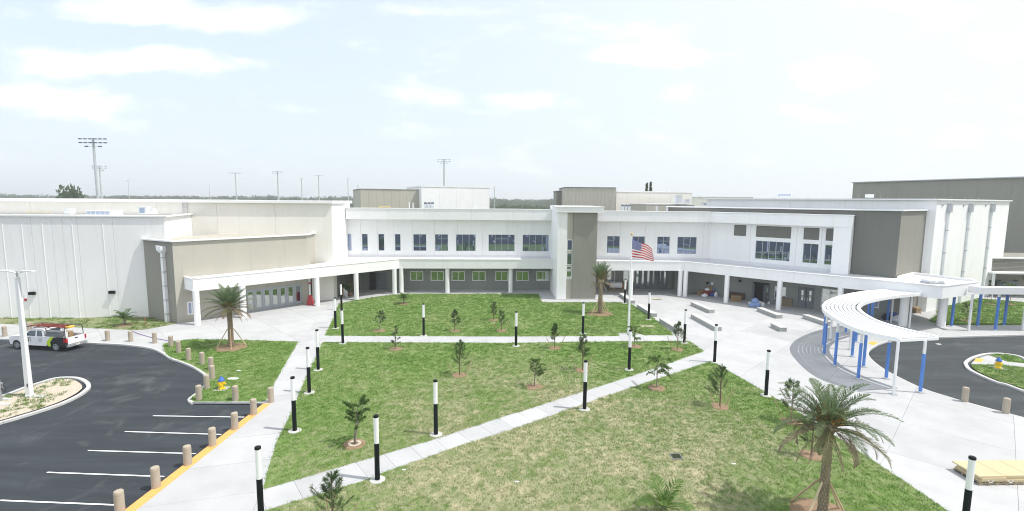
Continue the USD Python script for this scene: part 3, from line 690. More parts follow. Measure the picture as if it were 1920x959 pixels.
# parapet band that hangs out over the upper windows
pa, pb = (-25.3, 74.9), (6.5, 76.05); Mp, Lp = wall_frame(pa, pb)
for k in range(5): obj('parapet', lbox(Mp, Lp * k / 5 + (.015 if k else 0), Lp * (k + 1) / 5, -1.05, 0, 10.98, 12.58), 'white_stucco', CB)
obj('coping', lbox(Mp, -.05, Lp, -1.2, .06, 12.583, 12.70), 'trim_white', CB)
obj('flashing', lbox(Mg, .2, Lp, .005, .1, 4.8, 5.4), 'roof_membrane', CB)
# left return under the canopy, with the dark recess behind the pallets
mass([(-27.4, 66.6), (-24.9, 67.9), (-24.9, 69.4), (-27.4, 69.0)], 0, 4.0, 'cream_stucco', CB, 'side_wall')
obj('side_wall', box(-25.1, -24.85, 69.2, 76.1, 0, 4.2), 'taupe_dark', CB)
obj('dark_door', box(-22.1, -21.2, 75.6, 75.75, 0, 2.7), 'ink_black', CB)

# --- stair tower
ST = thing('stair_tower', 'taupe stair tower with white frame and tall window strip beside the palm', 'building')
ta, tb = (6.4, 69.0), (12.05, 69.25); Mt, Lt = wall_frame(ta, tb)
mass([(6.75, 69.9), (12.0, 69.9), (12.0, 80), (6.75, 80)], 0, 12.38, 'taupe_stucco', ST)
p0, p1, p2 = [upx(ta, tb, x, 560) for x in (1061, 1072.5, 1116.5)]
obj('pilaster', lbox(Mt, 0, p0, -8.5, 0, 0, 12.38), 'white_stucco', ST)
obj('wall_panel', lbox(Mt, p1, p2, -1.0, -.02, .02, 12.38), 'taupe_stucco', ST)
zs = [(1.0, 3.2), (3.35, 4.2), (4.4, 6.85), (7.1, 8.45)]
zs = [height_at(G(1066, 561), y) for y in (523, 507.5, 505.5, 499, 497, 474, 470, 449.5)]
sl = sbox(p0 - .02, 0, p1 + .02, 12.38).difference(unary_union([sbox(p0 + .03, zs[k], p1 - .03, zs[k + 1]) for k in (0, 2, 4, 6)]))
obj('window_strip', put(panel(sl, -.6, -.25), Mt), 'taupe_light', ST)
for k in (0, 2, 4, 6): window(ST, Mt, p0 + .03, p1 - .03, zs[k], zs[k + 1], 1, 'glass_green' if k < 4 else 'glass_blue', 'frame_white', y=-.3, fw=.09)
obj('cap', box(6.15, 12.75, 68.75, 80, 12.40, 13.12), 'white_stucco', ST)
obj('coping', box(6.08, 12.82, 68.68, 80, 13.123, 13.24), 'trim_white', ST)
obj('plinth', lbox(Mt, -.2, Lt + .25, -.5, .12, -.1, .10), 'kerb_concrete', ST)

# --- right wing, folding towards the viewer
RW = thing('school_wing', 'two-storey white right wing folding forward, with taupe panels over its windows', 'building')
a, b = (12.0, 75.6), (30.2, 74.7)
rup = [(1138, 1161.6, 2), (1184, 1208.8, 2), (1232, 1255.6, 2), (1270, 1306, 3)]
op = [(upx(a, b, x0, 460), ZB, upx(a, b, x1, 460), ZT, n) for x0, x1, n in rup]
M, L = facade(RW, a, b, 5.0, 10.96, 'white_stucco', [o[:4] for o in op], [upx(a, b, x, 430) for x in (1163, 1211, 1258, 1320)])
for o in op: window(RW, M, o[0], o[2], o[1], o[3], o[4], 'glass_blue', 'frame_grey', fw=.05)
obj('flashing', lbox(M, .1, L, .005, .12, 4.8, 5.5), 'roof_membrane', RW)
c = (42.9, 61.9); a2, b2 = (30.2, 74.7), c
rup2 = [(1416, 1481, 5), (1505.5, 1534, 2), (1546.5, 1575, 2)]
op2 = [(upx(a2, b2, x0, 472), 6.0, upx(a2, b2, x1, 472), 8.6, n) for x0, x1, n in rup2]
pn = [(upx(a2, b2, x0, 435), 9.12, upx(a2, b2, x1, 435), 10.72) for x0, x1 in ((1376, 1399), (1417.5, 1483.5), (1507, 1536.5), (1549, 1578))]
M2, L2 = facade(RW, a2, b2, 5.0, 10.96, 'white_stucco', [o[:4] for o in op2] + pn, [upx(a2, b2, x, 430) for x in (1408, 1495, 1542)])
for o in op2: window(RW, M2, o[0], o[2], o[1], o[3], o[4], 'glass_blue', 'frame_grey', fw=.05)
for o in pn: obj('taupe_panel', lbox(M2, o[0], o[2], -.2, -.10, o[1], o[3]), 'taupe_dark', RW)
obj('flashing', lbox(M2, .1, L2, .005, .12, 4.8, 5.45), 'roof_membrane', RW)
mass([(12.0, 75.9), (30.1, 75.0), (42.7, 62.4), (44.0, 63.7), (31, 78.5), (12, 88)], 5.0, 12.2, 'white_stucco', RW)
pa, pb = offset(a, b, 1.0); pa2, pb2 = offset(a2, b2, 1.0)
k = np.array(pb) ; corner = (29.75, 73.75)
Mq, Lq = wall_frame(pa, corner); Mr, Lr = wall_frame(corner, pb2)
for i in range(2): obj('parapet', lbox(Mq, Lq * i / 2 + .01, Lq * (i + 1) / 2, -1.1, 0, 10.98, 12.45), 'white_stucco', RW)
for i in range(2): obj('parapet', lbox(Mr, Lr * i / 2 + (.01 if i else 0), Lr * (i + 1) / 2, -1.1, 0, 10.98, 12.42), 'white_stucco', RW)
obj('coping', lbox(Mq, 0, Lq, -1.25, .06, 12.453, 12.56), 'trim_white', RW)
obj('coping', lbox(Mr, 0, Lr + .05, -1.25, .06, 12.423, 12.53), 'trim_white', RW)
obj('pilaster', lbox(Mr, Lr - 1.9, Lr, -1.2, -.03, 5.0, 10.975), 'white_stucco', RW)
# ground floor of the right wing
ga, gb = (12.0, 78.0), (26.3, 78.4); gc, gd = (26.0, 77.6), (46.0, 58.4)
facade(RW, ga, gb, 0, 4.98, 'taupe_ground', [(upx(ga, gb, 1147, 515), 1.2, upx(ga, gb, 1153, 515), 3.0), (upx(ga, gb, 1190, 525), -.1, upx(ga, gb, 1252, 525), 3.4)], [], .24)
Mga, Lga = wall_frame(ga, gb)
window(RW, Mga, upx(ga, gb, 1138, 515), upx(ga, gb, 1153, 515), 1.2, 3.0, 2, 'glass_green', y=.1, fw=.1)
window(RW, Mga, upx(ga, gb, 1168, 515), upx(ga, gb, 1189, 515), 1.2, 3.0, 2, 'glass_green', y=.1, fw=.1)
s0, s1 = upx(ga, gb, 1190, 525), upx(ga, gb, 1252, 525); nd = 6; dw = (s1 - s0) / nd
obj('door_frame', put(panel(sbox(s0, 0, s1, 3.4).difference(unary_union([sbox(s0 + k * dw + .07, .02, s0 + (k + 1) * dw - .07, 3.25) for k in range(nd)])), -.2, -.05), Mga), 'door_grey', RW)
for k in range(nd):
    x0, x1 = s0 + k * dw + .08, s0 + (k + 1) * dw - .08
    dr = obj('door', put(panel(sbox(x0, .03, x1, 3.2).difference(sbox(x0 + .2, .6, x1 - .2, 3.0)), -.17, -.09), Mga), 'door_grey', RW)
    obj('pane', lbox(Mga, x0 + .18, x1 - .18, -.12, -.105, .58, 3.02), 'glass_green', dr)
Mgc, Lgc = wall_frame(gc, gd)
du0, du1 = upx(gc, gd, 1411, 545), upx(gc, gd, 1443, 545)
d20, d21 = upx(gc, gd, 1496, 560), upx(gc, gd, 1526, 562)
w20, w21 = upx(gc, gd, 1452, 545), upx(gc, gd, 1474, 545)
w30, w31 = upx(gc, gd, 1539, 565), upx(gc, gd, 1571, 568)
w40, w41 = upx(gc, gd, 1634, 575), upx(gc, gd, 1648, 577)
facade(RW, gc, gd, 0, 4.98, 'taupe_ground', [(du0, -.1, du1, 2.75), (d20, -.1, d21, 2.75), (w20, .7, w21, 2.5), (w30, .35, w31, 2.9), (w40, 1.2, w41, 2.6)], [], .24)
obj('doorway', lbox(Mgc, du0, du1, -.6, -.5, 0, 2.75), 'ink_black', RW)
for s, x, ang in ((0, du0, -1.75), (1, du1, 1.75)):
    dm = box(0, 1.05, -.04, .04, .03, 2.6) if s == 0 else box(-1.05, 0, -.04, .04, .03, 2.6)
    T = trimesh.transformations.translation_matrix((x, -.02, 0)) @ trimesh.transformations.rotation_matrix(-ang * .62 if s else -ang * .62, (0, 0, 1))
    dr = obj('door', put(dm, Mgc @ T), 'door_grey', RW, label='grey door leaf standing open')
    gm = box(.35, .7, -.05, .05, .7, 2.2) if s == 0 else box(-.7, -.35, -.05, .05, .7, 2.2)
    obj('pane', put(gm, Mgc @ T), 'glass_green', dr)
wd = (d21 - d20) / 2
for k in range(2):
    x0, x1 = d20 + k * wd + .04, d20 + (k + 1) * wd - .04
    dr = obj('door', put(panel(sbox(x0, .02, x1, 2.7).difference(sbox(x0 + .3, .9, x1 - .3, 2.35)), -.17, -.08), Mgc), 'door_grey', RW)
    obj('pane', lbox(Mgc, x0 + .28, x1 - .28, -.14, -.12, .88, 2.37), 'glass_green', dr)
    obj('handle', lbox(Mgc, x1 - .14 if k == 0 else x0 + .08, x1 - .08 if k == 0 else x0 + .14, -.075, -.02, .95, 1.35), 'frame_white', dr)
window(RW, Mgc, w20, w21, .7, 2.5, 1, 'glass_green', 'frame_white', fw=.08)
window(RW, Mgc, w30, w31, .35, 2.9, 2, 'glass_green', 'frame_white', fw=.1)
window(RW, Mgc, w40, w41, 1.2, 2.6, 1, 'glass_blue', 'frame_white', fw=.12, y=.02)
for x, y in ((1388, 527), (1327, 531), (1336, 532)):
    u, z = on_wall(x, y, gc, gd)
    obj('wall_box', lbox(Mgc, u - .16, u + .16, .002, .16, z - .16, z + .16), 'black_metal' if x != 1336 else 'frame_white', RW)

# --- right: taupe auditorium block
AU = thing('auditorium', 'dark taupe windowless block between the right wing and the tall white hall', 'building')
A1, A2, A3 = (26.0, 82.5), (46.1, 58.5), (53.7, 63.9)
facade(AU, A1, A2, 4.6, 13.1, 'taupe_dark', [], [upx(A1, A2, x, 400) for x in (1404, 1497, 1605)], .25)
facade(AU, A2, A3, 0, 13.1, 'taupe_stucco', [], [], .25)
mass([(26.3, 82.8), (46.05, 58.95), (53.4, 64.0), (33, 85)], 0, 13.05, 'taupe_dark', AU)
coping(AU, [A1, A2, A3], 13.11, .5, .16, 'trim_white')
# --- right: tall white hall with three downpipes
H0, H1, H2 = (33.0, 84.2), (54.1, 63.1), (77.2, 76.9)
HA = thing('hall', 'tall white hall on the right with three downpipes on its bright side', 'building')
facade(HA, H0, H1, 0, 14.45, 'white_stucco', [], [6.5, 13, 20], .25)
Mw, Lw = facade(HA, H1, H2, -.1, 14.45, 'white_stucco', [], [Lw0 for Lw0 in (4.4, 9.2, 14.0, 19.0, 23.5)], .25)
mass([(33.3, 84.4), (54.1, 63.5), (77.0, 77.2), (64, 100), (40, 100)], -.1, 14.4, 'white_stucco', HA)
coping(HA, [H0, H1, H2], 14.46, .5, .18)
for k, (x, y, xb, yb) in enumerate(((1778, 386, 1763, 525), (1818, 387, 1801, 530), (1859, 388, 1841, 535))):
    u = (upx(H1, H2, x, y) + upx(H1, H2, xb, yb)) / 2
    tt = thing('downpipe', ('leftmost of the three downpipes on the tall white hall', 'middle one of the three downpipes on the tall white hall', 'rightmost of the three downpipes on the tall white hall')[k], 'downpipe', 'downpipes on the tall white hall')
    obj('pipe', lbox(Mw, u - .13, u + .13, .01, .26, 0, 12.9), 'pole_white', tt)
    obj('hopper', lbox(Mw, u - .26, u + .26, .01, .45, 12.9, 14.05), 'frame_grey', tt)
    for j in range(4): obj('bracket', lbox(Mw, u - .17, u + .17, .005, .29, 1.5 + 3 * j, 1.6 + 3 * j), 'galvanised', tt)
    uu = upx(H1, H2, x - 11, 384)
    ll = thing('wall_light', ('small light left of the first downpipe high on the white hall', 'small light left of the middle downpipe high on the white hall', 'small light left of the last downpipe high on the white hall')[k], 'wall light', 'small lights high on the tall white hall')
    obj('housing', lbox(Mw, uu - .16, uu + .16, .005, .12, 13.72, 13.92), 'galvanised', ll)
# --- far right: big dark gymnasium, and the low annex in front of it
GY = thing('gymnasium', 'huge grey-brown windowless gymnasium rising behind the tall white hall', 'building')
g0, g1 = (84.6, 123.5), (98.5, 85.0)
facade(GY, g0, g1, 0, 19.0, 'taupe_stucco', [], [wall_frame(g0, g1)[1] * k / 8 for k in range(1, 8)], .3)
mass([(85, 123.8), (98.9, 85.2), (140, 85.2), (140, 123.8)], 0, 18.9, 'taupe_stucco', GY)
coping(GY, [g0, g1], 19.01, .6, .2, 'galvanised')
AN = thing('annex', 'low sage-grey louvred annex with a small porch at the right edge', 'building')
n0, n1 = (72.9, 74.6), (95, 73.4); Mn, Ln = wall_frame(n0, n1)
zt = 5.75
mass([(72.9, 74.9), (95, 73.7), (95, 84), (78, 84)], -.1, zt, 'taupe_stucco', AN)
obj('coping', lbox(Mn, -.1, Ln, -.6, .12, zt, zt + .18), 'trim_white', AN)
for k in range(9): obj('louvre', put(panel(sbox(0, 3.95 + k * .2, Ln, 4.10 + k * .2), -.25, .05), Mn), 'taupe_stucco', AN)
obj('porch_roof', lbox(Mn, -.6, Ln, -.2, 1.6, 3.62, 3.86), 'trim_white', AN)
for u in (-.35, 5.2, 10.6): obj('porch_post', lbox(Mn, u - .13, u + .13, 1.25, 1.5, 0, 3.62), 'pole_white', AN)
obj('door', lbox(Mn, 1.4, 4.4, .0, .06, 0, 2.3), 'door_grey', AN)

# --- roofscape behind: plant rooms and blocks beyond
def back_block(name, lab, x0, x1, ytop, Y, depth, mat_, nj=0, z0=0, trim='trim_white', cap=.25, turn=0.0):
    p0 = at_y(x0, ytop, Y); z = p0[2]; d = np.array([math.cos(turn), math.sin(turn)]); r = ray(x1, ytop)[:2]
    a = np.array(p0[:2]); A_ = np.array([[d[0], -r[0]], [d[1], -r[1]]]); L = float(np.linalg.solve(A_, -a)[0])
    t = thing(name, lab, 'building'); b = a + d * L
    M, _ = wall_frame(a, b)
    facade(t, a, b, z0, z - cap, mat_, [], [L * k / nj for k in range(1, nj)], .25)
    obj('wall', lbox(M, .02, L - .02, -depth, -.26, z0, z - cap - .02), mat_, t)
    obj('coping', lbox(M, -.08, L + .08, -depth, .08, z - cap, z), trim, t)
    return t
back_block('plant_room', 'tan panelled rooftop block left of the white block behind the central wing', 676, 789, 354, 105, 14, 'taupe_light', 8, trim='taupe_stucco', cap=.15, turn=.42)
back_block('plant_room', 'plain white block behind the central wing with three condensers before it', 790, 918, 348.5, 108, 15, 'white_paint', 4, turn=.42)
back_block('plant_room', 'brown finely panelled block behind the stair tower', 1059, 1155, 351, 100, 12, 'taupe_light', 14, trim='taupe_dark', cap=.12)
back_block('plant_room', 'slim brown block peeping out left of the panelled block behind the stair tower', 1043.5, 1057, 358, 106, 8, 'taupe_stucco', 0, trim='taupe_dark', cap=.12)
back_block('school_block', 'pale cream rear block right of the panelled brown block', 1156, 1298, 358, 103, 14, 'cream_stucco', 7, turn=.25)
back_block('school_block', 'low tan rear wall behind the parapet right of centre', 1212, 1302, 382.5, 94, 6, 'taupe_light', 3, cap=.12, turn=.3)
back_block('school_block', 'distant pale block under the white sky right of the cream rear block', 1307, 1412, 369, 128, 10, 'cream_stucco', 3, cap=.12)
for k, (x, lab) in enumerate(((801, 'left one of the three condensers by the plain white block'), (807, 'middle one of the three condensers by the plain white block'), (813, 'right one of the three condensers by the plain white block'))):
    p = at_y(x - 3 + k * .6, 393, 92); tt = thing('condenser', lab, 'roof unit', 'condensers by the white block', tuple(p))
    obj('casing', box(-.27, .27, -.3, .3, 0, 1.0), 'hvac_white', tt); obj('fan_grille', box(-.24, .24, -.27, .27, 1.0, 1.32), 'fixture_dark', tt)
for k, (x, lab) in enumerate(((1167, 'left one of the condensers by the cream rear block'), (1173, 'middle one of the condensers by the cream rear block'), (1179, 'right one of the condensers by the cream rear block'))):
    p = at_y(x, 395, 90); tt = thing('condenser', lab, 'roof unit', 'condensers by the cream rear block', tuple(p))
    obj('casing', box(-.23, .23, -.3, .3, 0, .75), 'hvac_white', tt); obj('fan_grille', box(-.2, .2, -.27, .27, .75, 1.05), 'fixture_dark', tt)
for k, (x, lab) in enumerate(((1231, 'leftmost white vent pipe on the roof right of centre'), (1250.5, 'middle white vent pipe on the roof right of centre'), (1280, 'rightmost white vent pipe on the roof right of centre'))):
    p = at_y(x, 399, 86); tt = thing('vent_pipe', lab, 'vent pipe', 'white vent pipes on the roof', tuple(p))
    obj('stack', tube((0, 0, 0), (0, 0, 1.0), .17, n=12), 'hvac_white', tt); obj('cowl', tube((0, 0, 1.0), (0, 0, 1.15), .22, n=12), 'hvac_white', tt)
rooftop('roof_unit', 'tall pale air handler standing before the cream rear block', 'roof unit', 1271, 382, 96, 1.2, 1.5, 1.2, 'hvac_white')
rooftop('roof_unit', 'lower pale air handler beside the tall one before the cream rear block', 'roof unit', 1287, 382, 96, .9, .75, 1.0, 'hvac_white')
rooftop('roof_unit', 'blue-grey louvred unit on the roof behind the right wing', 'roof unit', 1325, 385, 100, 1.8, .45, 1.2, 'hvac_white', 'louvre')
rooftop('roof_unit', 'long roof unit with blue coils on the tall white hall', 'roof unit', 1467, 369, 92, 2.6, .55, 1.6, 'hvac_white', 'louvre')
rooftop('roof_unit', 'small white box on the tall white hall roof below the gymnasium', 'roof unit', 1630, 371, 76, .8, .45, .8, 'hvac_white')
for k, (x, yb, Y) in enumerate(((1609, 372, 74), (1651, 371.5, 72), (1752, 373, 66), (1783, 374, 66.5), (1809, 374.5, 68.5), (1834, 375, 70), (1501, 400, 76), (1590, 403, 64), (1354, 398, 84), (1425, 397, 80), (1102, 388, 72), (1148, 390, 78))):
    p = at_y(x, yb + 1.5, Y)
    tt = obj('lightning_rod', tube(tuple(p), (p[0], p[1], p[2] + .52), .022, .012, 6), 'galvanised'); data(tt.GetPrim() if hasattr(tt, 'GetPrim') else tt, f'thin lightning rod on the roof edge, ' + ('below the gymnasium, left of the white box', 'below the gymnasium, right of the white box', 'at the bright corner of the tall white hall', 'above the first downpipe of the tall white hall', 'above the middle downpipe of the tall white hall', 'above the last downpipe of the tall white hall', 'over the middle windows of the right wing', 'near the end of the right wing parapet', 'at the fold of the right wing parapet', 'over the widest taupe panel of the right wing', 'at the left of the stair tower cap', 'right of the stair tower cap')[k], 'lightning rod')
for k, (x, yb, h, lab) in enumerate(((767.5, 391, 1.1, 'taller of two white vent pipes before the tan rooftop block'), (774.5, 391, 1.0, 'second white vent pipe before the tan rooftop block'), (889, 392, .45, 'short vent pipe before the plain white block, left of its twin'), (892.5, 392, .45, 'short vent pipe before the plain white block, right of its twin'))):
    p = at_y(x, yb + 1, 86); tt = thing('vent_pipe', lab, 'vent pipe', None, tuple(p)); obj('stack', tube((0, 0, 0), (0, 0, h), .07, n=8), 'hvac_white', tt); obj('cowl', tube((0, 0, h), (0, 0, h + .06), .1, n=8), 'hvac_white', tt)
p = at_y(721, 392, 88); tt = thing('barrier_frame', 'yellow guard frame on the roof before the tan rooftop block', 'guard rail', None, tuple(p))
for s in (-1, 1): obj('post', tube((s * .9, 0, 0), (s * .9, 0, .42), .05), 'ladder_yellow', tt)
obj('rail', tube((-.95, 0, .42), (.95, 0, .42), .05), 'ladder_yellow', tt)

# ------------------------------------------------------------------ bollard lamps
LH = 3.4
def lamp_parts(t):
    obj('pad', lathe([(0, .05), (.34, .05), (.38, .03), (.39, -.05)], 24), 'kerb_concrete', t)
    obj('shaft', lathe([(.125, .04), (.125, 1.93), (.12, 1.94)], 20), 'black_metal', t, smooth=40)
    obj('diffuser', lathe([(.118, 1.94), (.122, 1.96), (.122, 3.33)], 20), 'lamp_white', t, smooth=40)
    obj('cap', lathe([(.13, 3.32), (.13, 3.39), (.11, 3.41), (0, 3.41)], 20), 'black_metal', t, smooth=40)
    for z in (1.93, 3.3): obj('collar', lathe([(.128, z), (.128, z + .03)], 20), 'black_metal', t, smooth=40)
lamps = [('T', 483, 838, 'lamp post cut by the bottom edge on the wide left walkway'), ('B', 552.8, 808.5, 'lamp post beside the walkway, left of the two-stemmed tree'),
         ('B', 707.8, 900.5, 'lamp post right of the two-stemmed tree at the diagonal path'), ('B', 817.3, 815.5, 'lamp post by the diagonal path beside straw-coloured grass'),
         ('B', 1096, 768, 'lamp post at the middle of the diagonal path below a staked pine'), ('B', 1436, 742, 'lamp post on the plaza edge left of the near palm'),
         ('B', 1339.5, 679.5, 'lamp post where the diagonal path meets the plaza'), ('B', 1179.5, 693.8, 'lamp post just below the flagpole in the middle lawn'),
         ('B', 580, 737, 'second lamp post up the walkway from the two-stemmed tree'), ('B', 596.8, 694, 'lamp post by the walkway, level with the left palm'),
         ('B', 642.8, 644.5, 'lamp post where the crossing path leaves the left walkway'), ('B', 629.3, 616, 'lamp post on the left edge of the upper lawn'),
         ('B', 640.5, 581.5, 'farthest walkway lamp post, before the pallets under the left canopy'), ('B', 794.5, 630, 'lamp post above the crossing path, left of a slim pine'),
         ('B', 967.5, 649, 'lamp post below the crossing path, beside two close pines'), ('B', 1092.8, 626.5, 'lamp post above the crossing path, left of the flagpole pad'),
         ('B', 1283, 643.5, 'lamp post beside the staked pine at the plaza corner'), ('B', 1216, 599.5, 'lamp post in the lawn beside the second long bench'),
         ('B', 1171.3, 569, 'far lamp post right of the tied-up palm, by the first bench'), ('T', 1823.5, 857, 'lamp post cut by the bottom edge before the pallet of boards')]
lamp0 = None
for k, x, y, lab in lamps:
    p = G(x, y) if k == 'B' else G(x, y, LH); loc = (p[0], p[1], .0); lab = 'black and white ' + lab
    if lamp0 is None:
        lamp0 = thing('lamp_post', lab, 'lamp post', 'black and white lamp posts along the paths', loc); lamp_parts(lamp0)
    else: dup(lamp0, 'lamp_post', lab, loc, rz=.3 * len(lab))

# ------------------------------------------------------------------ tan bollards
bols = [(7.5, 631.5, 'left of the pickup cab at the left edge'), (53.7, 623, 'half hidden behind the pickup cab'), (200.7, 639.5, 'just right of the pickup tailgate on the sidewalk'), (244, 641, 'second right of the pickup tailgate'), (289, 644.2, 'where the purple pipe ends, before the grass'),
        (319.5, 650.7, 'first one standing in the hydrant lawn'), (334, 661.7, 'second one in the hydrant lawn, by the kerb curve'), (352.7, 676, 'third one in the hydrant lawn'), (378, 684, 'in the lawn below the left palm'), (394.5, 694, 'rear one of the close pair above the hydrant'),
        (397, 711, 'front one of the close pair above the hydrant'), (386.5, 729.5, 'beside the tip of the kerb left of the hydrant'), (371.7, 751, 'at the lower left corner of the hydrant lawn'), (440.5, 752, 'on the lower edge of the hydrant lawn'), (507, 755, 'at the top end of the yellow kerb'),
        (474.5, 778.5, 'second from the top along the yellow kerb'), (439, 806, 'third along the yellow kerb'), (397, 837, 'fourth along the yellow kerb'), (350, 873, 'fifth along the yellow kerb'), (290, 916, 'sixth along the yellow kerb'), (222, 964, 'nearest, cut by the bottom edge'),
        (1811, 754, 'left one of two beside the right drive'), (1888, 776, 'right one of two beside the right drive')]
bol0 = None
for x, y, lab in bols:
    p = G(x, y); loc = (p[0], p[1] + .1, -.02); lab = 'tan concrete bollard ' + lab
    if bol0 is None:
        bol0 = thing('bollard', lab, 'bollard', 'tan bollards along kerbs and lawns', loc)
        obj('post', lathe([(.195, -.1), (.195, .84), (.18, .85)], 20), 'bollard_tan', bol0, smooth=40)
        obj('cap', lathe([(.18, .85), (.18, .875), (.195, .885), (.195, 1.0), (.17, 1.05), (.10, 1.075), (0, 1.08)], 20), 'bollard_tan', bol0, smooth=40)
    else: dup(bol0, 'bollard', lab, loc, rz=.7 * len(lab))

# ------------------------------------------------------------------ hydrants
def hydrant(x, y, lab):
    p = G(x, y); t = thing('fire_hydrant', lab, 'fire hydrant', None, (p[0], p[1], 0))
    obj('barrel', lathe([(.24, -.02), (.24, .06), (.17, .08), (.155, .5), (.2, .52), (.2, .56), (.17, .58), (.17, .62)], 16), 'hydrant_yellow', t, smooth=40)
    obj('bonnet', lathe([(.22, .62), (.22, .66), (.18, .72), (.12, .84), (.05, .9), (.05, .97), (0, .97)], 16), 'hydrant_blue', t, smooth=40)
    for q in (-1, 1): obj('nozzle', tube((q * .14, 0, .42), (q * .3, 0, .42), .08, n=12), 'hydrant_yellow', t)
    obj('nozzle', tube((0, -.14, .40), (0, -.3, .40), .1, n=12), 'hydrant_yellow', t, label='large front nozzle')
    obj('collar', prism([(-.45, -.45), (.45, -.45), (.45, .45), (-.45, .45)], -.05, .02), 'kerb_concrete', t)
hydrant(416, 729.5, 'yellow hydrant with blue bonnet in the lawn beside the left car park')
hydrant(1871, 690.5, 'yellow hydrant with blue bonnet on the island in the right drive')

# ------------------------------------------------------------------ light pole, post, flagpole
b = G(56, 744); hp = height_at(b, 512)
t = thing('light_pole', 'tall square white light pole with twin flat heads on the weedy island', 'light pole', None, (b[0], b[1], 0))
obj('shaft', put(trimesh.convex.convex_hull(np.vstack([box(-.155, .155, -.155, .155, 0, .01).vertices, box(-.10, .10, -.10, .10, hp - .3, hp - .29).vertices])), np.eye(4)), 'pole_white', t)
obj('base_cover', box(-.19, .19, -.19, .19, -.05, .12), 'pole_white', t)
obj('hand_hole', box(.02, .09, -.165, -.14, .75, 1.0), 'ink_black', t)
obj('tenon', polytube([(0, 0, hp - .3), (0, 0, hp - .05), (.05, 0, hp + .12)], [.06, .06, .05]), 'galvanised', t)
for s in (-1, 1):
    arm = obj('arm', tube((0, 0, hp - .02), (s * .55, 0, hp + .12), .045), 'pole_white', t)
    obj('lamp_head', put(box(.35, 1.15, -.17, .17, -.045, .045) if s > 0 else box(-1.15, -.35, -.17, .17, -.045, .045), trimesh.transformations.translation_matrix((0, 0, hp + .13))), 'pole_white', t)
p = G(36 + .0, 563, 0)
t = obj('pull_box', box(-.35, .35, -.22, .22, -.02, .05), 'kerb_concrete'); pb_ = G(75, 743.5); t.AddTranslateOp().Set(Gf.Vec3d(pb_[0], pb_[1], 0)) if hasattr(t, 'AddTranslateOp') else UsdGeom.Xformable(t).AddTranslateOp().Set(Gf.Vec3d(pb_[0], pb_[1], 0))
data(t.GetPrim() if hasattr(t, 'GetPrim') else t, 'flat concrete pull box lid right of the light pole', 'utility box')
for x, y, lab in ((10, 749, 'flat concrete lid behind the pale green post at the left edge'), (6, 758.5, 'flat concrete lid in front of the pale green post at the left edge')):
    q = G(x, y); t = obj('pull_box', prism(affinity.translate(sbox(-.42, -.16, .42, .16), q[0], q[1]), -.02, .045), 'kerb_concrete'); data(t, lab, 'utility box')
b = G(2.5, 752)
t = thing('post', 'pale green slim post with a black coiled cable at the left edge', 'post', None, (b[0], b[1], 0))
obj('shaft', tube((0, 0, 0), (0, 0, 1.9), .075, .05), 'galvanised', t)
obj('box', box(-.12, .12, -.1, .1, .85, 1.3), 'galvanised', t)
obj('cable', polytube([(.12, 0, 1.15), (.3, 0, 1.1), (.42, 0, .95), (.4, 0, .75), (.26, 0, .66), (.14, 0, .8), (.12, 0, 1.0)], [.03] * 7, 6), 'ink_black', t)

b = G(1178, 626.5); fh = height_at(b, 442)
t = thing('flagpole', 'slender white flagpole with gold ball on its pad beside the crossing path', 'flagpole', None, (b[0], b[1], 0))
obj('shaft', tube((0, 0, 0), (0, 0, fh), .115, .06, 16), 'pole_white', t, smooth=40)
obj('ball', trimesh.Trimesh(trimesh.creation.icosphere(3).vertices * .13 + (0, 0, fh + .14), trimesh.creation.icosphere(3).faces), 'gold', t, smooth=True)
obj('truck', tube((0, 0, fh), (0, 0, fh + .05), .09, n=12), 'galvanised', t)
obj('flash_collar', lathe([(.22, 0), (.2, .06), (.12, .1)], 16), 'galvanised', t)
obj('halyard', tube((.14, -.02, 1.2), (.09, -.02, fh - .1), .012, n=5), 'flag_white', t)
fl = thing('flag', 'red, white and blue flag with stars and stripes flying from the flagpole', 'flag', None, (b[0], b[1], 0))
ftop, fbot = height_at(b, 449), height_at(b, 482.5); FH, FL = ftop - fbot, 2.35
def fpt(s, t_):
    """s along the fly, t down the hoist"""
    drop = (.95 * s ** 1.15) * (1 - .42 * t_) + .10 * math.sin(7 * s + 2 * t_) * s
    return (.09 + FL * .94 * s + .05 * math.sin(5 * s + 3 * t_), .22 * math.sin(8.5 * s + 2.2 * t_) * (.25 + s), ftop - t_ * FH * (1 - .12 * s) - drop)
def fpatch(s0, s1, t0, t1, n, off=0):
    v, f = [], []
    for i in range(n + 1):
        s = s0 + (s1 - s0) * i / n
        for q in (t0, t1):
            x, y, z = fpt(s, q); v += [(x, y - .012 - off, z), (x, y + .012 + off, z)]
    for i in range(n):
        k = 4 * i; quads = [(k, k + 4, k + 6, k + 2), (k + 1, k + 3, k + 7, k + 5), (k, k + 1, k + 5, k + 4), (k + 2, k + 6, k + 7, k + 3)]
        for q in quads: f += [(q[0], q[1], q[2]), (q[0], q[2], q[3])]
    return trimesh.Trimesh(np.array(v), np.array(f), process=False)
for k in range(13): obj('stripe', fpatch(.4 if k < 7 else 0, 1, k / 13, (k + 1) / 13, 26), 'flag_red' if k % 2 == 0 else 'flag_white', fl)
obj('canton', cat([fpatch(0, .4, k / 13, (k + 1) / 13, 12) for k in range(7)]), 'flag_blue', fl)
stars = []
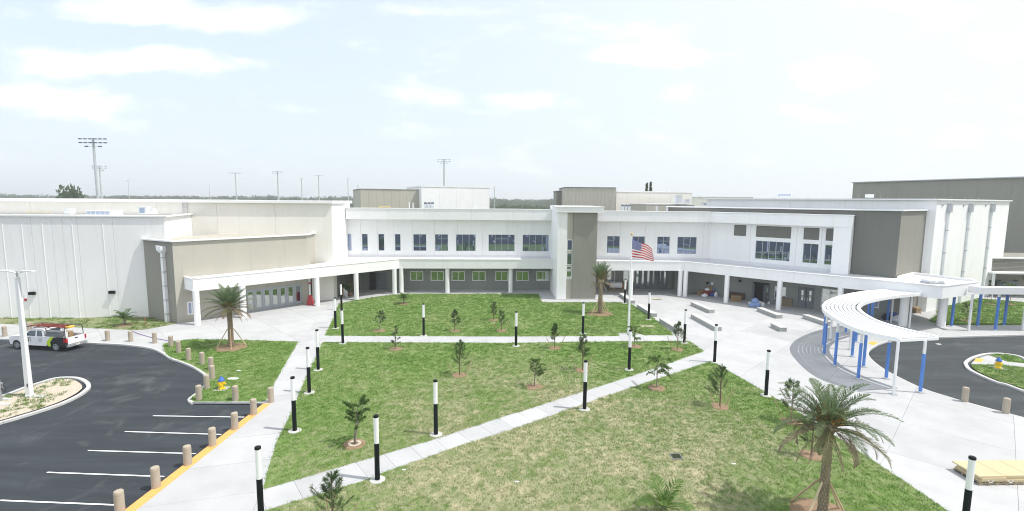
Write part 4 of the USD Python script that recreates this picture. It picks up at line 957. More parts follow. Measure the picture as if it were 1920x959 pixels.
for r in range(9):
    for c in range(6 if r % 2 == 0 else 5):
        s, q = .4 * (c * 2 + (1 if r % 2 == 0 else 2)) / 12, 7 / 13 * (r + 1) / 10
        x, y, z = fpt(s, q); pts = []
        for i in range(10):
            a = i * math.pi / 5; rr = .05 if i % 2 == 0 else .021
            pts.append((x + rr * math.sin(a), z + rr * math.cos(a)))
        m = panel(Polygon(pts), y - .03, y + .03); stars.append(m)
obj('stars', stars, 'flag_white', fl)

# ------------------------------------------------------------------ concrete seat walls
bn = [((1161, 556), (1181, 570), 'first long concrete bench, farthest left, half behind the flagpole'), ((1193.8, 577.5), (1221, 595), 'second long concrete bench along the lawn edge behind a lamp post'), ((1236, 604.5), (1272, 627), 'third long concrete bench along the lawn edge, ending behind the staked pine'),
      ((1295, 573), (1329.4, 588), 'rear bench of the two in the middle of the plaza'), ((1295, 596), (1341, 621.5), 'front bench of the two in the middle of the plaza, ending behind a lamp post'), ((1419, 583.5), (1456, 598), 'concrete bench by the blue bundles under the right canopy'),
      ((1444.5, 613.5), (1462.5, 622.5), 'short concrete bench standing alone on the open plaza'), ((1504.5, 597), (1547, 611.5), 'concrete bench running in behind the curved trellis')]
for p, q, lab in bn:
    p, q = np.array(g2(*p)), np.array(g2(*q)); M, L = wall_frame(p, q); t = thing('bench', lab, 'bench', 'concrete benches on the plaza')
    w = .72
    obj('seat_wall', lbox(M, 0, L, -w, 0, -.05, .42), 'bench_concrete', t)
    obj('seat_cap', lbox(M, -.02, L + .02, -w - .02, .02, .423, .48), 'kerb_concrete', t)

# ------------------------------------------------------------------ curved trellis
ZT0 = 4.22
outer = smooth_line(ring([(1676, 542), (1632, 545), (1600, 549), (1570, 556), (1551, 563.5), (1541.5, 572), (1543, 580), (1553, 588.5), (1571, 600), (1600, 614), (1640, 625.5), (1685, 634)], ZT0), 6)
inner = smooth_line(ring([(1738, 549), (1719, 551), (1680, 555), (1650, 559.5), (1626, 565.5), (1614, 573), (1614.5, 580), (1626, 590), (1650, 602), (1682, 612), (1722, 622), (1760, 630.5)], ZT0), 6)
def resample(p, n):
    L = LineString(p); return np.array([L.interpolate(L.length * i / (n - 1)).coords[0] for i in range(n)])
def even(p): return np.array([LineString(p).interpolate(t, normalized=True).coords[0] for t in np.linspace(0, 1, 61)])
outer, inner = even(outer), even(inner)
def off2(p, d):
    t = np.gradient(p, axis=0); t /= np.linalg.norm(t, axis=1)[:, None]; return p + np.c_[-t[:, 1], t[:, 0]] * d
tr = thing('trellis', 'curved white slatted trellis canopy on white and blue wrapped posts', 'trellis')
def ribbon(fa, fb, z0, z1, i0=0, i1=60):
    A = outer * (1 - fa) + inner * fa; B = outer * (1 - fb) + inner * fb
    return prism(Polygon([*map(tuple, A[i0:i1 + 1]), *map(tuple, B[i0:i1 + 1][::-1])]), z0, z1)
obj('edge_beam', ribbon(0, .085, ZT0 - .30, ZT0 + .02), 'trim_white', tr)
obj('edge_beam', ribbon(.915, 1, ZT0 - .30, ZT0 + .02), 'trim_white', tr)
ns = 7
bays = [0, 9, 18, 27, 34, 41, 48, 54, 60]
for s in range(ns):
    f0 = .12 + s * (.76 / ns); f1 = f0 + .76 / ns * .77
    for i in range(len(bays) - 1):
        a, b = bays[i] + (0 if i == 0 else 0), bays[i + 1]
        obj('slat', ribbon(f0, f1, ZT0 - .09, ZT0 - .012 + .002 * (i % 2), a, b), 'slat_white', tr)
for i in bays:
    p, q = outer[i], inner[i]
    obj('cross_beam', prism(LineString([p + (q - p) * .02, q + (p - q) * .02]).buffer(.09, cap_style='flat'), ZT0 - .28, ZT0 - .10), 'trim_white', tr)
posts = [(1543.8, 649.4, 1), (1545.6, 666, 1), (1565.6, 687, 1), (1598, 669.4, 1), (1605, 642.5, 1), (1609.4, 712, 1), (1619.4, 689, 1), (1662, 711, 1), (1675.6, 740, 0), (1726, 737, 1), (1557, 637, 0), (1593.8, 656, 0), (1586, 625.6, 1), (1627, 606, 1), (1634, 607.5, 1), (1664, 603, 1), (1671, 606, 0), (1705, 616, 0)]
for x, y, w in posts:
    p = G(x, y); ps = obj('post', box(p[0] - .07, p[0] + .07, p[1] - .03, p[1] + .11, .01, ZT0 - .26), 'pole_white', tr)
    obj('foot_plate', box(p[0] - .2, p[0] + .2, p[1] - .16, p[1] + .24, .005, .03), 'galvanised', ps)
    if w:
        z = 2.98; wr = trimesh.creation.box((.165, .165, z - .12)); wr = wr.subdivide().subdivide()
        v = wr.vertices.copy(); v[:, :2] += .010 * (meshkit.noise(np.c_[v * 5 + p[0], ][:, :3], 3)[:, None] - .5); wr.vertices = v + (p[0], p[1] + .04, (z + .12) / 2)
        obj('blue_wrapping', wr, 'blue_wrap', ps)

# ------------------------------------------------------------------ straight covered walk at the right edge
sw = thing('covered_walkway', 'straight flat white canopy on blue wrapped posts at the right edge', 'covered walkway')
q0, q1, q2, q3 = G(1837, 550.5, 4.1), G(2150, 546, 4.1), G(2150, 538.5, 5.05), None
wy = q0[1] - .2
x0, x1 = 51.2, 80.0
obj('fascia', box(x0, x1, 53.1, 53.3, 4.2, 4.95), 'trim_white', sw)
obj('fascia', box(54.2, x1, 56.2, 56.4, 4.2, 4.55), 'trim_white', sw)
obj('fascia', box(x0, x0 + .15, 53.302, 54.5, 4.2, 4.95), 'trim_white', sw)
for k in range(7): obj('roof_deck', box(54.0 + k * (x1 - 54) / 7, 54.0 + (k + 1) * (x1 - 54) / 7 - .04, 53.302, 56.198, 4.3, 4.42), 'roof_membrane', sw)
for x, y, w in ((1783.7, 612.5, 1), (1816, 621, 0), (1832.5, 612.5, 1), (1866, 620, 1), (1882.5, 611, 1), (1917, 620, 0), (1935, 611.5, 1), (1972, 619, 1)):
    p = G(x, y); ps = obj('post', box(p[0] - .085, p[0] + .085, p[1] - .085, p[1] + .085, .01, 4.19), 'pole_white', sw)
    if w: obj('blue_wrapping', box(p[0] - .098, p[0] + .098, p[1] - .098, p[1] + .098, .1, 4.15 if y < 615 else 3.8), 'blue_wrap', ps)

# ------------------------------------------------------------------ pickup
pf, pr = G(35, 654, ROADZ)[:2], G(107.5, 658.5, ROADZ)[:2]
hd = (pf - pr) / np.linalg.norm(pf - pr); WB = np.linalg.norm(pf - pr); side = np.array([-hd[1], hd[0]]); W = 1.84
org = (pf + pr) / 2 - side * (W / 2 - .12)
tk = thing('pickup_truck', 'white and black pickup with lime stripe, ladder rack and toolbox, parked by the north kerb', 'pickup truck', None, (org[0], org[1], ROADZ), rz=math.atan2(hd[1], hd[0]))
k = WB / 3.65; kz = 1.06
X = lambda v: v * k
fx, rx = X(1.83), X(-1.83)
def side_prof(pts, y0, y1):
    pg = Polygon([(X(a), c * kz) for a, c in pts])
    for wx in (1.83, -1.83): pg = pg.difference(affinity.scale(Point(X(wx), .38 * kz).buffer(1, 16), .47 * 1.02, .47 * .98, origin=(X(wx), .38 * kz)))
    m = trimesh.creation.extrude_polygon(pg, y1 - y0, engine='earcut'); v = m.vertices.copy(); m.vertices = np.c_[v[:, 0], v[:, 2] + y0, v[:, 1]]; m.invert(); return m
hw = W / 2
front = [(2.46, .42), (2.5, .75), (2.46, 1.05), (2.36, 1.12), (1.5, 1.20), (1.2, 1.22), (-.10, 1.24), (-.10, .42)]
obj('front_body', side_prof(front, -hw, hw), 'car_white', tk)
obj('bed_side', side_prof([(-.11, .42), (-.11, 1.24), (-1.55, 1.24), (-1.05, .62), (-1.0, .42)], hw - .07, hw), 'car_white', tk)
def stripe(pts, y0, y1, m, nm): obj(nm, side_prof(pts, y0, y1), m, tk)
stripe([(-1.15, .42), (-1.00, .75), (-1.42, 1.24), (-1.72, 1.24), (-1.35, .78), (-1.42, .42)], hw - .06, hw + .006, 'car_lime', 'lime_stripe')
stripe([(-1.42, .42), (-1.35, .78), (-1.72, 1.24), (-2.80, 1.24), (-2.84, .5), (-2.4, .42)], hw - .065, hw + .003, 'car_black', 'bed_side')
obj('bed_side', side_prof([(-.11, .42), (-.11, 1.24), (-2.80, 1.24), (-2.84, .5), (-2.4, .42)], -hw, -hw + .07), 'car_white', tk)
obj('bed_floor', box(X(-2.78), X(-.12), -hw + .07, hw - .07, .62 * kz, .7 * kz), 'ink_black', tk)
obj('bed_front', box(X(-.17), X(-.115), -hw + .07, hw - .07, .7 * kz, 1.24 * kz), 'car_white', tk)
tg = obj('tailgate', box(X(-2.86), X(-2.80), -hw + .16, hw - .16, .62 * kz, 1.22 * kz), 'car_white', tk)
obj('handle', box(X(-2.875), X(-2.86), -.14, .14, 1.02 * kz, 1.1 * kz), 'ink_black', tg)
obj('rear_bumper', box(X(-2.98), X(-2.80), -hw + .04, hw - .04, .40 * kz, .58 * kz), 'galvanised', tk)
obj('licence_plate', box(X(-2.99), X(-2.982), -.17, .17, .43 * kz, .57 * kz), 'plate', tk)
for s in (-1, 1):
    obj('tail_light', box(X(-2.865), X(-2.62), s * (hw - .155) if s > 0 else -hw - .004, hw + .008 if s > 0 else -hw + .155, .80 * kz, 1.16 * kz), 'tail_red', tk)
    obj('headlight', box(X(2.28), X(2.492), s * hw - (.28 if s > 0 else -.005), s * hw + (.004 if s > 0 else .28), .84 * kz, 1.02 * kz), 'frame_white', tk)
obj('grille', box(X(2.49), X(2.53), -.6, .6, .6 * kz, 1.0 * kz), 'ink_black', tk)
obj('front_bumper', box(X(2.42), X(2.58), -hw + .03, hw - .03, .38 * kz, .6 * kz), 'ink_black', tk)
# cab greenhouse: roof, pillars, glass
cabp = [(1.28, 1.2), (.60, 1.80), (.35, 1.86), (-.55, 1.86), (-.72, 1.78), (-.82, 1.22)]
def cab(pts, y0, y1, shrink):
    pg = Polygon([(X(a), c * kz) for a, c in pts]); m = trimesh.creation.extrude_polygon(pg, y1 - y0, engine='earcut'); v = m.vertices.copy()
    z = v[:, 1]; f = 1 - shrink * np.clip((z - 1.2 * kz) / (.66 * kz), 0, 1)
    m.vertices = np.c_[v[:, 0], (v[:, 2] + y0) * f, z]; m.invert(); return m
obj('cab', cab(cabp, -hw + .03, hw - .03, .14), 'car_white', tk)
obj('bed_front', box(X(-.84), X(-.11), -hw + .03, hw - .03, .5 * kz, 1.22 * kz), 'car_white', tk)
obj('side_window', cab([(1.02, 1.25), (.56, 1.70), (.02, 1.73), (.02, 1.25)], hw - .06, hw - .012, .14), 'glass_car', tk)
obj('side_window', cab([(-.12, 1.25), (-.12, 1.73), (-.52, 1.72), (-.66, 1.25)], hw - .06, hw - .012, .14), 'glass_car', tk)
obj('side_window', cab([(1.02, 1.25), (.56, 1.70), (.02, 1.73), (.02, 1.25)], -hw + .012, -hw + .06, .14), 'glass_car', tk)
obj('windscreen', put(box(-.02, .02, -hw + .22, hw - .22, 0, math.hypot(X(.66), .56 * kz)), trimesh.transformations.translation_matrix((X(1.262), 0, 1.245 * kz)) @ trimesh.transformations.rotation_matrix(-math.atan2(X(.66), .58 * kz), (0, 1, 0))), 'glass_car', tk)
obj('rear_window', put(box(-.015, .015, -hw + .35, hw - .35, 0, .46 * kz), trimesh.transformations.translation_matrix((X(-.832), 0, 1.28 * kz)) @ trimesh.transformations.rotation_matrix(X(.085) / (.5 * kz), (0, 1, 0))), 'glass_car', tk)
obj('mirror', box(X(.92), X(1.1), hw, hw + .2, 1.22 * kz, 1.42 * kz), 'car_black', tk)
obj('mirror', box(X(.92), X(1.1), -hw - .2, -hw, 1.22 * kz, 1.42 * kz), 'car_black', tk)
for wx in (1.83, -1.83):
    for s in (1, -1):
        wm = rot(lathe([(.0, -.13), (.40, -.13), (.44, -.09), (.44, .09), (.40, .13), (.30, .13), (.29, .09)], 24), 0, (0, 0, 0), rx=-math.pi / 2 * s)
        wm.vertices = wm.vertices * (1.02, 1, .92) + (X(wx), s * (hw - .135), .38 * kz)
        wh = obj('wheel', wm, 'tyre', tk, smooth=40)
        rim = cat([rot(lathe([(0, .07), (.06, .1), (.09, .075)], 12), 0, (0, 0, 0), rx=-math.pi / 2 * s), rot(lathe([(.24, .12), (.3, .125), (.3, .03), (0, .02)], 20), 0, (0, 0, 0), rx=-math.pi / 2 * s)] +
                  [rot(box(.05, .27, -.04, .04, .06, .1), 0, (0, 0, 0)).apply_transform(trimesh.transformations.rotation_matrix(-math.pi / 2 * s, (1, 0, 0)) @ trimesh.transformations.rotation_matrix(j * math.pi / 3, (0, 0, 1))) for j in range(6)])
        rim.vertices = rim.vertices * (1.02, 1, .92) + (X(wx), s * (hw - .13), .38 * kz)
        obj('rim', rim, 'rim_alloy', wh)
# rack over the bed, reaching forward over the cab
zr = 2.0 * kz
bars = []
for s in (-1, 1):
    bars += [tube((X(-2.72), s * (hw - .1), 1.2 * kz), (X(-2.66), s * (hw - .12), zr), .03), tube((X(-.95), s * (hw - .1), 1.2 * kz), (X(-.95), s * (hw - .12), zr), .03), tube((X(-2.72), s * (hw - .12), zr), (X(1.25), s * (hw - .16), zr + .02), .028), tube((X(1.25), s * (hw - .16), zr + .02), (X(1.72), s * (hw - .3), zr - .08), .024)]
for a in (-2.66, -1.8, -.95, .1, 1.0): bars.append(tube((X(a), -hw + .12, zr), (X(a), hw - .12, zr), .028))
obj('ladder_rack', bars, 'car_black', tk)
obj('toolbox', box(X(-2.35), X(-.95), hw - .52, hw - .06, 1.26 * kz, 1.68 * kz), 'toolbox_grey', tk)
obj('toolbox_lid', box(X(-2.38), X(-.93), hw - .55, hw - .04, 1.683 * kz, 1.72 * kz), 'toolbox_grey', tk)
obj('headache_frame', box(X(-2.66), X(-2.62), hw - .3, hw - .12, 1.25 * kz, zr), 'frame_white', tk)
for nm, y0, m, z0 in (('side_crate', -.5, 'cardboard', .72), ('side_crate', .0, 'bag_white', .72)): obj(nm, box(X(-1.9), X(-1.2), y0 - .2, y0 + .25, z0 * kz, 1.45 * kz), m, tk)
lad = thing('ladder', 'red extension ladder with yellow end tied on the pickup rack', 'ladder', None, (org[0], org[1], ROADZ), rz=math.atan2(hd[1], hd[0]))
for s in (-1, 1):
    obj('rail', box(X(-2.75), X(.75), .38 + s * .22 - .03, .38 + s * .22 + .03, zr + .04, zr + .15), 'ladder_red', lad)
    obj('upper_rail', box(X(-2.6), X(.1), .38 + s * .18 - .025, .38 + s * .18 + .025, zr + .16, zr + .25), 'ladder_red', lad)
for j in range(11): obj('rung', tube((X(-2.6) + j * .36, .17, zr + .10), (X(-2.6) + j * .36, .59, zr + .10), .022, n=6), 'galvanised', lad)
obj('end_cap', box(X(-2.95), X(-2.6), .1, .66, zr + .03, zr + .17), 'ladder_yellow', lad)
# door lettering and emblem
def sign(parent, text, x, z, h, m):
    g = meshkit.text_mesh(text, h, .004); v = g.vertices.copy()
    g.vertices = np.c_[x - v[:, 0] * 1.1, hw + .003 + v[:, 2], z + v[:, 1]]; g.invert(); obj('lettering', g, m, parent)
em = obj('door_emblem', box(X(.62), X(.95), hw + .001, hw + .006, .74 * kz, 1.10 * kz), 'ink_black', tk)
obj('emblem_field', box(X(.68), X(.93), hw + .006, hw + .010, .82 * kz, 1.07 * kz), 'car_lime', em)
sign(tk, 'T', X(.60), .74 * kz, .26, 'ink_black')
for j in range(4): obj('lettering', box(X(-.62), X(-.25 - .06 * (j % 2)), hw + .001, hw + .005, (1.06 - j * .09) * kz, (1.09 - j * .09) * kz), 'ink_grey', tk)
obj('lettering', box(X(.40), X(.63), hw + .001, hw + .005, 1.08 * kz, 1.12 * kz), 'ink_black', tk)

# ------------------------------------------------------------------ pallet of boards at the lower right
c0, c1 = np.array(g2(1835.4, 911)), np.array(g2(1920, 909.5)); ex = (c1 - c0) / np.linalg.norm(c1 - c0)
rzp = math.atan2(ex[1], ex[0])
pl = thing('pallet', 'weathered wooden pallet under the stack of buff boards', 'pallet', None, (c0[0], c0[1], .005), rz=rzp)
PW, PD = 3.9, 1.38
for j in range(4): obj('runner', box(.0, PW, j * (PD - .09) / 3, j * (PD - .09) / 3 + .09, .045, .13), 'pallet_wood', pl)
for j in range(13): obj('deck_board', box(j * (PW - .14) / 12, j * (PW - .14) / 12 + .14, 0, PD, .131, .155), 'pallet_wood', pl)
for j in range(9): obj('foot_block', box(j * (PW - .3) / 8, j * (PW - .3) / 8 + .16, -.012, .11, .0, .128), 'pallet_wood', pl)
r_ = np.random.default_rng(2)
for j, (z, h, gx) in enumerate(((.158, .10, 0), (.26, .14, .03), (.405, .075, -.02))):
    for i in range(3 if j < 2 else 3):
        w = PW / 3
        bd = thing('board_stack', ['bottom layer of buff boards', 'middle layer of buff boards', 'top layer of buff boards'][j] + ' on the pallet, ' + ['left bundle', 'middle bundle', 'bundle at the right edge'][i], 'boards', 'boards stacked on the pallet', (c0[0], c0[1], .005), rz=rzp)
        sh = .02 * r_.normal(); x0 = i * w + .015 + gx + (.0 if j == 2 else .06)
        for q in range(2 if j < 2 else 1): obj('board', box(x0, x0 + w - .028, .02 + sh, PD - .01 + sh + (.12 if j == 2 else 0), z + q * h / 2 + .002, z + (q + 1) * h / (2 if j < 2 else 1) - .004), 'board_face', bd)
tie = [(.5, .12), (1.55, .11)]
for a, z in tie:
    s_ = thing('packing_strap', f'white torn strap on the front of the board pallet, ' + ('left' if a < 1 else 'right') + ' one', 'strap', None, (c0[0], c0[1], .005), rz=rzp)
    obj('band', polytube([(a - .1, -.02, z + .18), (a, -.04, z + .04), (a + .12, -.04, z + .05), (a + .2, -.02, z + .16)], [.014] * 4, 5), 'bag_white', s_)

# ------------------------------------------------------------------ builders' things under the canopies
def crate(name, lab, cat_, x, y, w, d, h, m, rz=0, lid=None, z=0):
    p = G(x, y); t = thing(name, lab, cat_, None, (p[0], p[1] + d / 2, z + .004), rz=rz)
    e = .02
    obj('side', [box(-w / 2, w / 2, -d / 2, -d / 2 + e, 0, h), box(-w / 2, w / 2, d / 2 - e, d / 2, 0, h), box(-w / 2, -w / 2 + e, -d / 2 + e, d / 2 - e, 0, h), box(w / 2 - e, w / 2, -d / 2 + e, d / 2 - e, 0, h)], m, t)
    obj('bottom', box(-w / 2 + e, w / 2 - e, -d / 2 + e, d / 2 - e, 0, e), m, t)
    if lid == 'flaps':
        for s in (-1, 1): obj('flap', put(box(-w / 2, w / 2, 0, d * .42, 0, .012), trimesh.transformations.translation_matrix((0, s * d / 2, h)) @ trimesh.transformations.rotation_matrix(-.7 if s > 0 else math.pi + .6, (1, 0, 0))), m, t)
    elif lid: obj('top', box(-w / 2 - .02, w / 2 + .02, -d / 2 - .02, d / 2 + .02, h, h + .05), lid, t)
    return t
def bag(lab, x, y, r, h, m='bag_white', seed=1, z=0):
    p = G(x, y); s = trimesh.creation.icosphere(3); v = s.vertices * (1 + .45 * (meshkit.fbm(s.vertices * 2.2 + seed * 5, 3, seed)[:, None] - .5)); v = v * (r, r * .85, h * .55)
    v[:, 2] = np.maximum(v[:, 2], -h * .42) + h * .42
    t = thing('bag', lab, 'bag', None, (p[0], p[1], z)); obj('sack', trimesh.Trimesh(v, s.faces), m, t, smooth=True)
    obj('knot', tube((0, 0, h * .88), (.05, .02, h * 1.06), .05, .09, 7), m, t)
def plank_pile(name, lab, cat_, x, y, n, L, m, rz, seed, z0=.0, sp=.5, w=.09):
    p = G(x, y); r = np.random.default_rng(seed); t = thing(name, lab, cat_, None, (p[0], p[1], z0), rz=rz)
    for i in range(n):
        b_ = box(-L / 2, L / 2, -w / 2, w / 2, 0, .035); rot(b_, r.normal(0, .12), (r.normal(0, .1), r.uniform(-sp, sp) / 2, .004 + .037 * (i % 3)))
        obj('board', b_, m, t)
crate('tool_cart', 'dark red cart heaped with tools below the first right canopy bay', 'cart', 1330, 555.5, 1.7, .8, .75, 'crate_red')
crate('plastic_crate', 'blue crate at the front of the heaped red cart', 'crate', 1336.5, 556.5, .7, .3, .5, 'crate_blue', z=.05)
crate('cardboard_box', 'open cardboard box left of the heaped red cart', 'box', 1316, 554.5, .9, .6, .75, 'cardboard', .3, 'flaps')
crate('cardboard_box', 'cardboard box riding on top of the heaped red cart', 'box', 1331, 555.2, .7, .5, .5, 'cardboard', -.2, 'flaps', z=.8)
bag('white bag slumped in front of the open cardboard box', 1321, 557, .45, .5, seed=2)
bag('white bag right of the heaped red cart', 1342, 556.5, .3, .7, seed=3)
bag('white bag on the left of the heap on the red cart', 1325.5, 555, .35, .4, seed=8, z=.8)
bag('pale blue bag on the right of the heap on the red cart', 1338, 555, .3, .35, 'bucket_blue', seed=9, z=.8)
plank_pile('plank', 'loose grey offcuts lying left of the heaped cart', 'offcuts', 1296, 551.5, 7, 1.9, 'galvanised', .4, 4, sp=.8)
crate('cabinet', 'low dark wooden cabinet against the wall beside the open doors', 'cabinet', 1384.5, 561.5, 2.0, .7, .85, 'dark_wood', -.6, 'dark_wood')
crate('cardboard_box', 'cardboard box before the low dark cabinet', 'box', 1382, 566.5, 1.1, .7, .82, 'cardboard', .1, 'flaps')
rb = np.random.default_rng(7)
for k, (x, y, lab) in enumerate(((1406, 573.5, 'white bucket at the left of the blue bundles'), (1424, 572, 'white bucket right of the blue bundles, behind'), (1430, 574.5, 'white bucket right of the blue bundles, in front'), (1441, 570.5, 'small white bucket at the open door leaf'))):
    p = G(x, y); t = thing('bucket', lab, 'bucket', None, (p[0], p[1], 0)); s = .75 if k == 3 else 1.2
    obj('pail', lathe([(0, .01), (.15 * s, 0), (.19 * s, .42 * s), (.17 * s, .42 * s), (.14 * s, .04), (0, .04)], 16), 'bag_white', t); obj('rim', lathe([(.19 * s, .38 * s), (.205 * s, .38 * s), (.205 * s, .42 * s), (.19 * s, .42 * s)], 16), 'bag_white', t)
for k, (x, y, z, lab) in enumerate(((1411, 576, 0, 'blue wrapped bundle on the floor, left of three by the open doors'), (1418, 576, 0, 'blue wrapped bundle on the floor, right of three by the open doors'), (1415, 575, .5, 'blue wrapped bundle lying on top of the other two by the open doors'))):
    bag(lab, x, y, .5, .65, 'bucket_blue', 10 + k, z)
def pallet_stack(lab, x, y, n, rz=.0, w=1.5):
    p = G(x, y); 
    for i in range(n):
        t = thing('pallet', f'{["bottom", "second", "third", "fourth", "fifth", "sixth", "topmost"][i if i < n - 1 else 6]} pallet of {lab}', 'pallet', lab, (p[0], p[1] + .6, i * .15 + .003), rz=rz + .03 * math.sin(i * 2.1))
        for j in range(3): obj('runner', box(-w / 2, w / 2, -.55 + j * .5, -.45 + j * .5, 0, .1), 'pallet_wood', t)
        for j in range(6): obj('deck_board', box(-w / 2 + j * (w - .12) / 5, -w / 2 + j * (w - .12) / 5 + .12, -.56, .56, .101, .125), 'pallet_wood', t)
pallet_stack('the wooden stack before the right ground-floor window', 1478, 575, 7, -.6)
p = G(1467, 571); t = thing('barrel', 'red drum beside the wooden pallet stack', 'drum', None, (p[0], p[1], 0)); obj('shell', lathe([(0, 0), (.3, 0), (.3, .8), (0, .8)], 16), 'red_paint', t); obj('rim', lathe([(.3, .76), (.32, .78), (.3, .8)], 16), 'red_paint', t)
# wrapped roll on a pallet behind the tied palm
pallet_stack('the low stack behind the tied-up palm', 1164, 547, 2, .0, 3.6)
p = G(1160, 546); t = thing('roll', 'grey and pink wrapped roll lying on the pallets behind the tied-up palm', 'wrapped roll', None, (p[0], p[1] + .6, .32))
obj('roll', tube((-1.3, 0, .5), (.55, 0, .5), .48, n=18), 'bag_white', t, smooth=40); obj('end_wrap', tube((.55, 0, .5), (1.35, 0, .5), .46, n=18), 'terracotta', t, smooth=40)
plank_pile('plank', 'short buff planks lying on the open plaza near the second bench', 'planks', 1230, 561.5, 4, 1.3, 'board_face', .1, 6, sp=.6, w=.16)
# left canopy corner: red standpipe sleeve, pallets, potted shrubs
p = G(582, 571.5); t = thing('standpipe', 'white riser pipe rising from a flared red sleeve under the left canopy', 'standpipe', None, (p[0], p[1], 0))
obj('sleeve', lathe([(.5, 0), (.48, .1), (.34, .8), (.24, 1.2), (.2, 1.3), (0, 1.3)], 14), 'red_paint', t, smooth=50); obj('riser', tube((0, 0, 1.3), (0, 0, 3.7), .12), 'pole_white', t); obj('valve', tube((.05, -.2, 2.9), (.05, .1, 2.9), .14, n=10), 'red_paint', t)
pallet_stack('the pair beside the cream return wall under the left canopy', 637, 557, 1, .2, 1.8)
crate('cardboard_box', 'big cardboard box behind the potted shrubs under the left canopy', 'box', 651, 547, 1.6, .9, 1.3, 'cardboard', 0, 'cardboard')
crate('cardboard_box', 'small cardboard box right of the potted shrubs under the left canopy', 'box', 662, 548, .8, .6, .55, 'cardboard', .3, 'flaps')
p = G(649, 557.5); t = thing('sheet', 'white panel leaning beside the potted shrubs', 'panel', None, (p[0], p[1], 0)); obj('face', rot(box(-.35, .35, -.03, .03, 0, 1.25), -.5, (0, 0, .02), rx=.35, ry=.35), 'bag_white', t); obj('stiffener', rot(box(-.33, .33, .03, .07, .5, .6), -.5, (0, 0, .02), rx=.35, ry=.35), 'pallet_wood', t)
p = G(632, 556.5); t = thing('board', 'dark boards leaning on the cream return wall under the left canopy', 'boards', None, (p[0], p[1] + .3, 0))
for k in range(4): obj('board', rot(box(-.12, .12, -.03, .03, 0, 1.9 - .2 * k), .3, (k * .3, 0, 0), rx=.18), ('dark_wood', 'pallet_wood', 'terracotta', 'pale_wood')[k], t)
# under the trellis
for k, (x, y, lab) in enumerate(((1642, 592, 'dark rubbish bag left under the far end of the trellis'), (1652, 594, 'grey rubbish bag in the heap under the far end of the trellis'), (1663, 600, 'black rubbish bag by the blue post under the trellis'), (1682, 604, 'pale rubbish bag at the right of the heap under the trellis'))):
    bag(lab, x, y, .55, .8, ('ink_black', 'toolbox_grey', 'ink_black', 'bag_white')[k], 20 + k)
crate('cardboard_box', 'cardboard box on the heap under the far end of the trellis', 'box', 1650, 588, 1.2, .7, .8, 'cardboard', .2, 'flaps')
crate('plastic_crate', 'blue tub beside the white post under the trellis', 'crate', 1677, 603, .6, .5, 1.0, 'crate_blue')
crate('wooden_crate', 'small wooden crate before the column by the hall', 'crate', 1722, 587.5, .7, .5, .55, 'stake_wood', .1, 'stake_wood')
p = G(1706, 588); t = thing('sawhorse', 'wooden sawhorse table beside the small wooden crate', 'sawhorse', None, (p[0], p[1], 0))
obj('top', box(-1.1, 1.1, -.25, .25, .78, .84), 'stake_wood', t)
for sx in (-1, 1):
    for sy in (-1, 1): obj('leg', tube((sx * .9, sy * .2, .78), (sx * 1.05, sy * .38, 0), .035, n=6), 'stake_wood', t)
# litter, grate, purple pipe
for x, y, s, lab in ((437, 711, .55, 'flat white sheet of litter right of the hydrant'), (448, 695.8, .25, 'scrap of white paper in the hydrant lawn'), (1376, 871, .13, 'scrap of white paper near the flat palm in the big lawn'), (757, 882, .12, 'scrap of white litter below the diagonal path'), (969, 904.5, .13, 'scrap of white litter in the dry foreground grass'), (1213, 612.5, .95, 'pale sand heap in the lawn by the second bench'), (1760, 643.5, .3, 'pale scrap on the right drive')):
    p = G(x, y); a = np.linspace(0, 6.28, 9)[:-1]; r = np.random.default_rng(int(x)); pg = Polygon([(p[0] + s * math.cos(q) * r.uniform(.7, 1.1), p[1] + s * .45 * math.sin(q) * r.uniform(.7, 1.1)) for q in a])
    t = obj('litter', prism(pg, .015 if x != 1760 else ROADZ + .002, .045 if x != 1760 else ROADZ + .03), 'paper_white' if 'sand' not in lab else 'sand'); data(t, lab, 'litter' if 'sand' not in lab else 'sand')
p = G(1268, 857); t = thing('drain_grate', 'square black drain grate sunk in the big lawn', 'drain grate', None, (p[0], p[1], .02))
obj('frame', [box(-.3, .3, -.3, -.25, 0, .03), box(-.3, .3, .25, .3, 0, .03), box(-.3, -.25, -.25, .25, 0, .03), box(.25, .3, -.25, .25, 0, .03)], 'toolbox_grey', t)
for k in range(7): obj('bar', box(-.235 + k * .07, -.2 + k * .07, -.25, .25, .0, .025), 'black_metal', t)
pts = [G(245, 620, .03), G(262, 627, .03), G(285, 633.5, .03), G(305, 637.5, .03), G(318, 640, .03), G(334, 644, .05)]
t = obj('pipe', polytube(pts, [.04] * 6, 6), 'pipe_purple'); data(t, 'thin purple pipe lying across the sidewalk behind the bollards', 'pipe')
p = G(273, 611.5); t = obj('marker_stake', tube((p[0], p[1], 0), (p[0], p[1], .95), .04, n=6), 'terracotta'); data(t, 'short reddish marker stake in the grass strip by the entrance block', 'stake')

